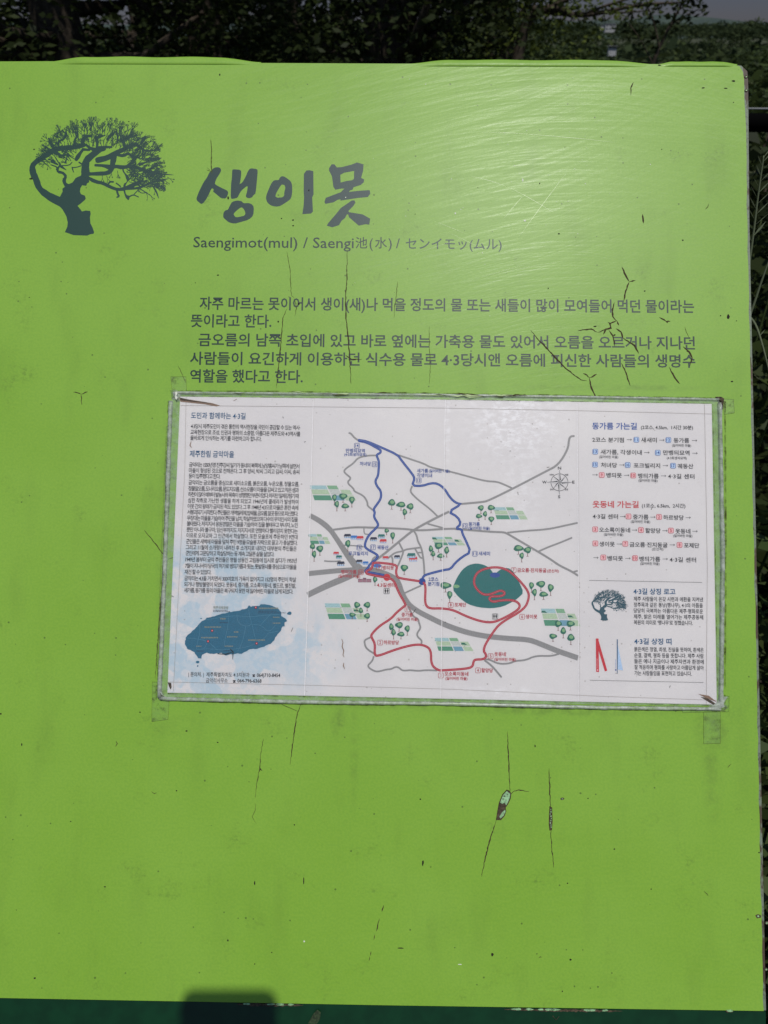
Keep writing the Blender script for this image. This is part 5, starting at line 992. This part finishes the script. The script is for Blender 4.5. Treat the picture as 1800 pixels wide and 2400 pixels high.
# compass rose
f = Flat(); c = (1247, 787)
f.ring([U(*F('C', c[0] + 92 * math.cos(a), c[1] + 92 * math.sin(a))) for a in np.linspace(0, 2 * math.pi, 33)[:-1]], 1.1 * PX, ZT, BK)
def pt8(a, r1, r2, dark, z):
    t = lambda r, an: U(*F('C', c[0] + r * math.cos(an), c[1] + r * math.sin(an)))
    f.poly([t(r1, a), t(r2, a + .42), t(0, 0)], z, dark); f.poly([t(r1, a), t(0, 0), t(r2, a - .42)], z, 'p_fold' if dark == BK else dark); f.ring([t(r1, a), t(r2, a + .42), t(0.5, 0), t(r2, a - .42)], .5 * PX, z + .000004, BK)
for k in range(4): pt8(math.pi / 4 + k * math.pi / 2, 88, 27, BK, ZT2)
for k in range(4): pt8(k * math.pi / 2, 135, 31, BK, ZT2 + .000003)
f.disc(U(*F('C', *c)), 3.2 * PX, 3.2 * PX, ZT3 + .000003, 'p_grey', 12)
for s, x0, x1, y, em in (('N', 1230, 1266, 648, 9.5), ('S', 1232, 1260, 958, 9.5), ('W', 1062, 1110, 800, 9.5), ('E', 1386, 1418, 800, 9.5), ('NW', 1143, 1188, 714, 5.5), ('NE', 1306, 1343, 714, 5.5), ('SW', 1147, 1187, 873, 5.5), ('SE', 1307, 1340, 873, 5.5)): f.text(s, F('C', x0, y), F('C', x1, y), em, ZT3, BK, .03, .6, 1.3)
f.build('compass_rose', poster)
def wc(fr, x, y):
    f = Flat(); l = lambda a, b: U(*F(fr, x + a, y + b)); f.ring([l(-29, -24), l(-24, -29), l(24, -29), l(29, -24), l(29, 24), l(24, 29), l(-24, 29), l(-29, 24)][::-1], .9 * PX, ZT2, BK)
    for s in (-12, 12): f.disc(l(s, -19), 1.2 * PX, 1.2 * PX, ZT3, BK, 8); f.poly([l(s - 9, -12), l(s - 9, 4), l(s - 5, 4), l(s - 4, 22), l(s + 4, 22), l(s + 5, 4), l(s + 9, 4), l(s + 9, -12)], ZT3, BK)
    f.build('toilet_symbol', poster)
wc('B', 950, 393); wc('D', 553, 667)
# island map
random.seed(4); f = Flat(); isl = [(325, 915), (330, 850), (365, 810), (410, 770), (470, 710), (480, 690), (530, 660), (545, 645), (590, 640), (640, 625), (700, 605), (750, 595), (850, 575), (910, 560), (960, 545), (980, 520), (1000, 530), (1080, 525), (1100, 510), (1170, 508), (1215, 525), (1270, 545), (1310, 590), (1310, 630), (1350, 655), (1365, 678), (1340, 690), (1345, 730), (1320, 730), (1300, 780), (1255, 830), (1225, 890), (1180, 920), (1100, 950), (1040, 965), (990, 965), (900, 1015), (860, 1010), (740, 1028), (700, 1005), (600, 1015), (545, 1000), (500, 1020), (490, 1060), (460, 1062), (420, 1000), (350, 960)]
jag = []
for a, b in zip(isl, isl[1:] + isl[:1]):
    n = max(1, int(math.hypot(b[0] - a[0], b[1] - a[1]) / 16))
    jag += [(a[0] + (b[0] - a[0]) * i / n + random.uniform(-4, 4), a[1] + (b[1] - a[1]) * i / n + random.uniform(-4, 4)) for i in range(n)]
f.poly(pts('Z6', jag), ZT, 'p_island')
for (x, y, a, b) in ((453, 1097, 17, 13), (455, 1137, 7, 10), (1392, 600, 24, 17), (490, 653, 9, 5)): f.disc(U(*F('Z6', x, y)), a / 4.37 * PX, b / 4.37 * PX, ZT, 'p_island', 9, .2)
for l in ([(470, 700), (480, 780), (455, 880), (440, 970)], [(540, 665), (700, 640), (860, 620), (980, 640), (1120, 620), (1290, 610)], [(770, 610), (765, 730), (740, 830), (725, 930)], [(855, 600), (865, 700), (945, 735), (1010, 715), (985, 630), (975, 560)], [(945, 735), (930, 820), (900, 920), (860, 990)], [(1010, 715), (1100, 715), (1180, 800), (1250, 720)], [(1100, 715), (1160, 650), (1210, 600)], [(1180, 800), (1120, 870), (1000, 930), (880, 960), (700, 975), (560, 960), (450, 970)], [(350, 850), (450, 860), (560, 885), (650, 970)], [(560, 885), (520, 960)], [(1010, 715), (1030, 800), (1056, 905)], [(1180, 800), (1280, 780)]):
    f.stroke(smooth(pts('Z6', l), 2), .5 * PX, ZT2 + random.uniform(0, .000005), 'p_isline', False)
for (x, y) in ((1048, 540), (602, 776), (560, 885), (1056, 907)): f.disc(U(*F('Z6', x, y)), 3.4 * PX, 3.6 * PX, ZT3, 'p_navy', 12); f.disc(U(*F('Z6', x, y)), 2.3 * PX, 2.5 * PX, ZT3 + .000005, 'p_red2', 12); f.disc(U(*F('Z6', x, y)), 1 * PX, 1.1 * PX, ZT3 + .00001, 'p_boxr', 10)
f.text('제주국제공항', F('Z6', 612, 552), F('Z6', 768, 555), 7.2, ZT3, 'p_gold', .02)
for (x0, x1, y, r) in ((612, 785, 582, 1), (612, 760, 568, 1), (1080, 1280, 548, 3), (1070, 1355, 595, 1), (1075, 1260, 578, 1), (685, 745, 655, 3), (680, 768, 695, 1), (524, 694, 740, 3), (490, 662, 848, 3), (972, 1143, 873, 3), (440, 495, 935, 2), (442, 520, 985, 1), (730, 815, 935, 2), (720, 800, 982, 1), (755, 862, 840, 2), (825, 870, 790, 3), (1225, 1290, 640, 2), (1222, 1300, 700, 2)):
    x = x0
    while x < x1:
        w_ = random.uniform(7, 15); hh = {1: 4, 2: 7, 3: 9}[r]
        f.poly(pts('Z6', [(x, y - hh * random.uniform(.6, 1)), (x, y + hh * random.uniform(.5, 1)), (min(x1, x + w_), y + hh * random.uniform(.5, 1)), (min(x1, x + w_), y - hh * random.uniform(.6, 1))]), ZT3, 'p_gold' if r > 1 else 'p_navy'); x += w_ + random.uniform(3, 5)
f.build('island_map', poster)
# folds, inner film lines, stains
f = Flat()
for P in ([(734.7, 935), (725, 1307), (714, 1630)], [(1044, 938), (1037.5, 1307), (1033, 1636)], [(1352, 944), (1355, 1320), (1356, 1643)]):
    f.stroke([U(*p) for p in P], 1.5 * PX, ZT + .00002, 'p_fold', False); f.stroke([U(p[0] + 1.6, p[1]) for p in P], .22 * PX, ZT + .000025, 'p_foldd', False)  # faint highlight of each fold painted as a pale strip, thin dark line beside
f.build('fold_line', poster)
f = Flat()
for P in ([(437, 931), (434, 1100), (407, 1620)], [(424, 951), (1040, 957), (1352, 963), (1668, 971)], [(394, 1598), (740, 1606), (1058, 1615), (1398, 1631), (1679, 1641)], [(1650, 948), (1656.6, 1330), (1654, 1650)]):
    f.stroke([U(*p) for p in P], .6 * PX, ZT + .00003, 'p_foldd', False)
f.build('inner_film_line', poster)
def stain(P, mat='p_stain', z=ZT + .00007, name='stain'): f = Flat(); f.poly([U(*p) for p in P], z, mat); return f.build(name, poster)
stain([(418, 930), (425, 934), (470, 941), (500, 946), (516, 951), (508, 953), (480, 948), (450, 945), (424, 942)], 'p_stain'); stain([(421, 932), (450, 939), (480, 943), (512, 950), (480, 945), (448, 942), (424, 939)], 'rust', ZT + .00008)
stain([(394, 1599), (402, 1600), (403, 1610), (401, 1616), (397, 1609)], 'rust'); stain([(1641, 1633), (1655, 1635), (1668, 1643), (1679, 1651), (1672, 1652), (1660, 1645)], 'rust'); stain([(1635, 1626), (1660, 1630), (1679, 1645), (1655, 1636)], 'p_stain', ZT + .00006)
for P, mt in (([(801, 1497), (804, 1505), (802, 1515), (806, 1525), (804, 1535), (807, 1540)], 'p_stain'), ([(806, 1553), (805, 1560), (808, 1568)], 'p_stain'), ([(540, 1520), (547, 1528), (546, 1545)], 'fleck'), ([(510, 1532), (530, 1533), (545, 1528)], 'fleck'), ([(403, 1396), (408, 1399)], 'fleck'), ([(968, 1437), (974, 1427)], 'fleck'), ([(683, 1480), (687, 1471)], 'rust'), ([(1525, 1195), (1529, 1187)], 'fleck'), ([(1568, 1611), (1570, 1606)], 'fleck'), ([(1042, 1459), (1045, 1457)], 'fleck'), ([(1281, 1096), (1287, 1095)], 'rust'), ([(1213, 1153), (1214, 1160)], 'rust'), ([(1194, 1058), (1197, 1057)], 'fleck'), ([(449, 1035), (446, 1044), (450, 1050)], 'p_stain'), ([(663, 977), (665, 981)], 'fleck'), ([(548, 940), (556, 936)], 'p_stain'), ([(713, 1037), (717, 1035)], 'fleck')):
    f = Flat(); f.stroke([U(*p) for p in P], [1.2 * PX, 2.4 * PX, 1.0 * PX], ZT + .0001, mt, False); f.build('dirt_mark', poster)
# laminate sleeve: sheet, rim, raised bead, tape
rim_o = [(404, 922), (1000, 925.5), (1689, 937), (1695, 1300), (1691, 1655), (1040, 1645), (376, 1636), (390, 1290)]
rim_i = [(423, 930), (1045, 937), (1667, 947), (1673, 1300), (1679, 1651), (1035, 1637), (393, 1623), (408, 1280)]
f = Flat(); f.poly([U(*p) for p in rim_i], ZT + .0002, 'laminate'); f.build('laminate_sheet', poster)
f = Flat(); n = len(rim_i)
f.add([U(*p) for p in rim_o] + [U(*p) for p in rim_i], [(i, n + i, n + (i + 1) % n, (i + 1) % n) for i in range(n)], ZT + .0001, 'rim'); f.build('sleeve_rim', poster)
random.seed(31)
def bead(P, rad, name, mat='bead', z=.0008, jit=.12):
    Q = [U(*p) for p in P]; S = []
    for a, b in zip(Q, Q[1:]):
        m_ = max(2, int((b - a).length / .006)); S += [a.lerp(b, i / m_) for i in range(m_)]
    S.append(Q[-1]); return tubes(name, [([(s.x + random.uniform(-.0001, .0001), s.y + random.uniform(-.0001, .0001), z) for s in S], [rad * random.uniform(1 - jit, 1 + jit) for _ in S])], M[mat], poster, 8)
bead([(401, 940), (388, 1300), (374, 1634)], .0019, 'sleeve_bead'); bead([(376, 1637), (700, 1645), (1060, 1649), (1400, 1658), (1688, 1661)], .0016, 'sleeve_bead'); bead([(1689, 1655), (1693, 1300), (1686, 945)], .0019, 'sleeve_bead'); bead([(404, 921), (1000, 926), (1350, 931), (1684, 937)], .0012, 'sleeve_bead')
for P, w_ in (([(398, 916), (700, 918), (1000, 921), (1350, 927), (1692, 933)], 3.4), ([(372, 1641), (700, 1650), (1060, 1654), (1400, 1662), (1700, 1666)], 4.0), ([(1699, 940), (1701, 1300), (1698, 1660)], 4.5), ([(394, 940), (384, 1290), (366, 1640)], 2.4), ([(423, 929), (1667, 946)], 1.4), ([(394, 1625), (1679, 1653)], 1.6), ([(1669, 948), (1681, 1651)], 2.2)):
    f = Flat(); S = smooth([U(*p) for p in P], 3); f.stroke(S, [w_ * PX * random.uniform(.6, 1.3) for _ in S], .0003 + random.uniform(0, .0001) if w_ > 2.3 else ZT + .0003, 'grime', False); f.build('grime_line', poster)
for P in ([(400, 883), (436, 883), (438, 921), (404, 921)], [(357, 1598), (374, 1599), (372, 1640), (397, 1641), (394, 1686), (356, 1691)], [(1649, 1668), (1688, 1668), (1688, 1742), (1649, 1743)], [(1694, 935), (1719, 936), (1721, 968), (1697, 971)], [(1696, 1630), (1709, 1632), (1708, 1668), (1600, 1670), (1597, 1662), (1690, 1662)], [(390, 1000), (398, 1000), (376, 1560), (368, 1560)]):
    f = Flat(); f.poly([U(*p) for p in P], .0003, 'tape'); q = [U(*p) for p in P]; f.ring(q, .4 * PX, .00033, 'crack_thin'); f.build('tape_piece', poster)
# crumpled corners
def crumple(P, name='crumpled_corner', mat='bead', h=.002, seed=1):
    random.seed(seed); c = sum((U(*p) for p in P), Vector((0, 0))) / len(P); V = [(c.x, c.y, .0010 + h)]; n = len(P)
    for k, s in ((0, .5), (1, 1.0)):
        for p in P: q = c.lerp(U(*p), s); V.append((q.x, q.y, (.0011 + h * random.uniform(.1, 1)) if k == 0 else .0003))
    Fc = [(0, 1 + i, 1 + (i + 1) % n) for i in range(n)] + [(1 + i, 1 + n + i, 1 + n + (i + 1) % n, 1 + (i + 1) % n) for i in range(n)]
    return link_mesh(name, V, Fc, M[mat], poster)
crumple([(400, 915), (412, 913), (424, 920), (425, 932), (420, 942), (402, 935)], seed=2); crumple([(1676, 930), (1690, 930), (1697, 934), (1694, 960), (1688, 955), (1684, 945)], seed=3, mat='rust'); crumple([(1683, 1640), (1694, 1632), (1706, 1633), (1699, 1648), (1706, 1659), (1695, 1666), (1640, 1664), (1660, 1657)], seed=5); crumple([(372, 1615), (380, 1612), (386, 1630), (396, 1637), (372, 1640)], seed=6)
f = Flat(); f.poly([U(*p) for p in ((413, 921), (418, 920), (418, 926), (416, 930), (419, 934), (416, 939), (413, 935), (414, 928))], .0036, 'white_fleck'); f.build('bright_crease', poster)
for i in range(26):
    x = random.uniform(980, 1250) if i < 18 else random.uniform(500, 900); y = 917 + (x - 400) * .012 + random.uniform(0, 5)
    f = Flat(); f.stroke([U(x, y), U(x + random.uniform(8, 26), y + random.uniform(-3, 2)), U(x + random.uniform(30, 48), y + random.uniform(-1, 2))], [0, random.uniform(1, 3) * PX, 0], .0021 + i * .00001, 'crack' if i % 2 else 'scratch', False); f.build('film_crease', poster)

# ------------------------------------------------------------------ the phone that takes the picture: its shadow falls across the foot of the board
PM = Matrix(((c_r.x, c_u.x, c_b.x, CAM.x), (c_r.y, c_u.y, c_b.y, CAM.y), (c_r.z, c_u.z, c_b.z, CAM.z), (0, 0, 0, 1)))
ph = empty('mobile_phone', 'phone held up before the board whose rounded shadow falls at its foot', 'phone', mat=PM)
def rrect(x0, x1, y0, y1, r, z0_, z1_, name, mat):
    P = []
    for cx, cy, a0 in ((x1 - r, y1 - r, 0), (x0 + r, y1 - r, 90), (x0 + r, y0 + r, 180), (x1 - r, y0 + r, 270)):
        P += [Vector((cx + r * math.cos(R(a0 + k * 15)), cy + r * math.sin(R(a0 + k * 15)))) for k in range(7)]
    return slab(name, P, z0_, z1_, mat, ph)
rrect(-.062, .0155, -.140, .019, .011, .004, .012, 'body', M['phone']); rrect(-.060, .0135, -.138, .017, .010, .0121, .0125, 'screen', M['window']); rrect(-.020, .0125, -.012, .016, .007, .0032, .0039, 'camera_plate', M['phone_metal'])
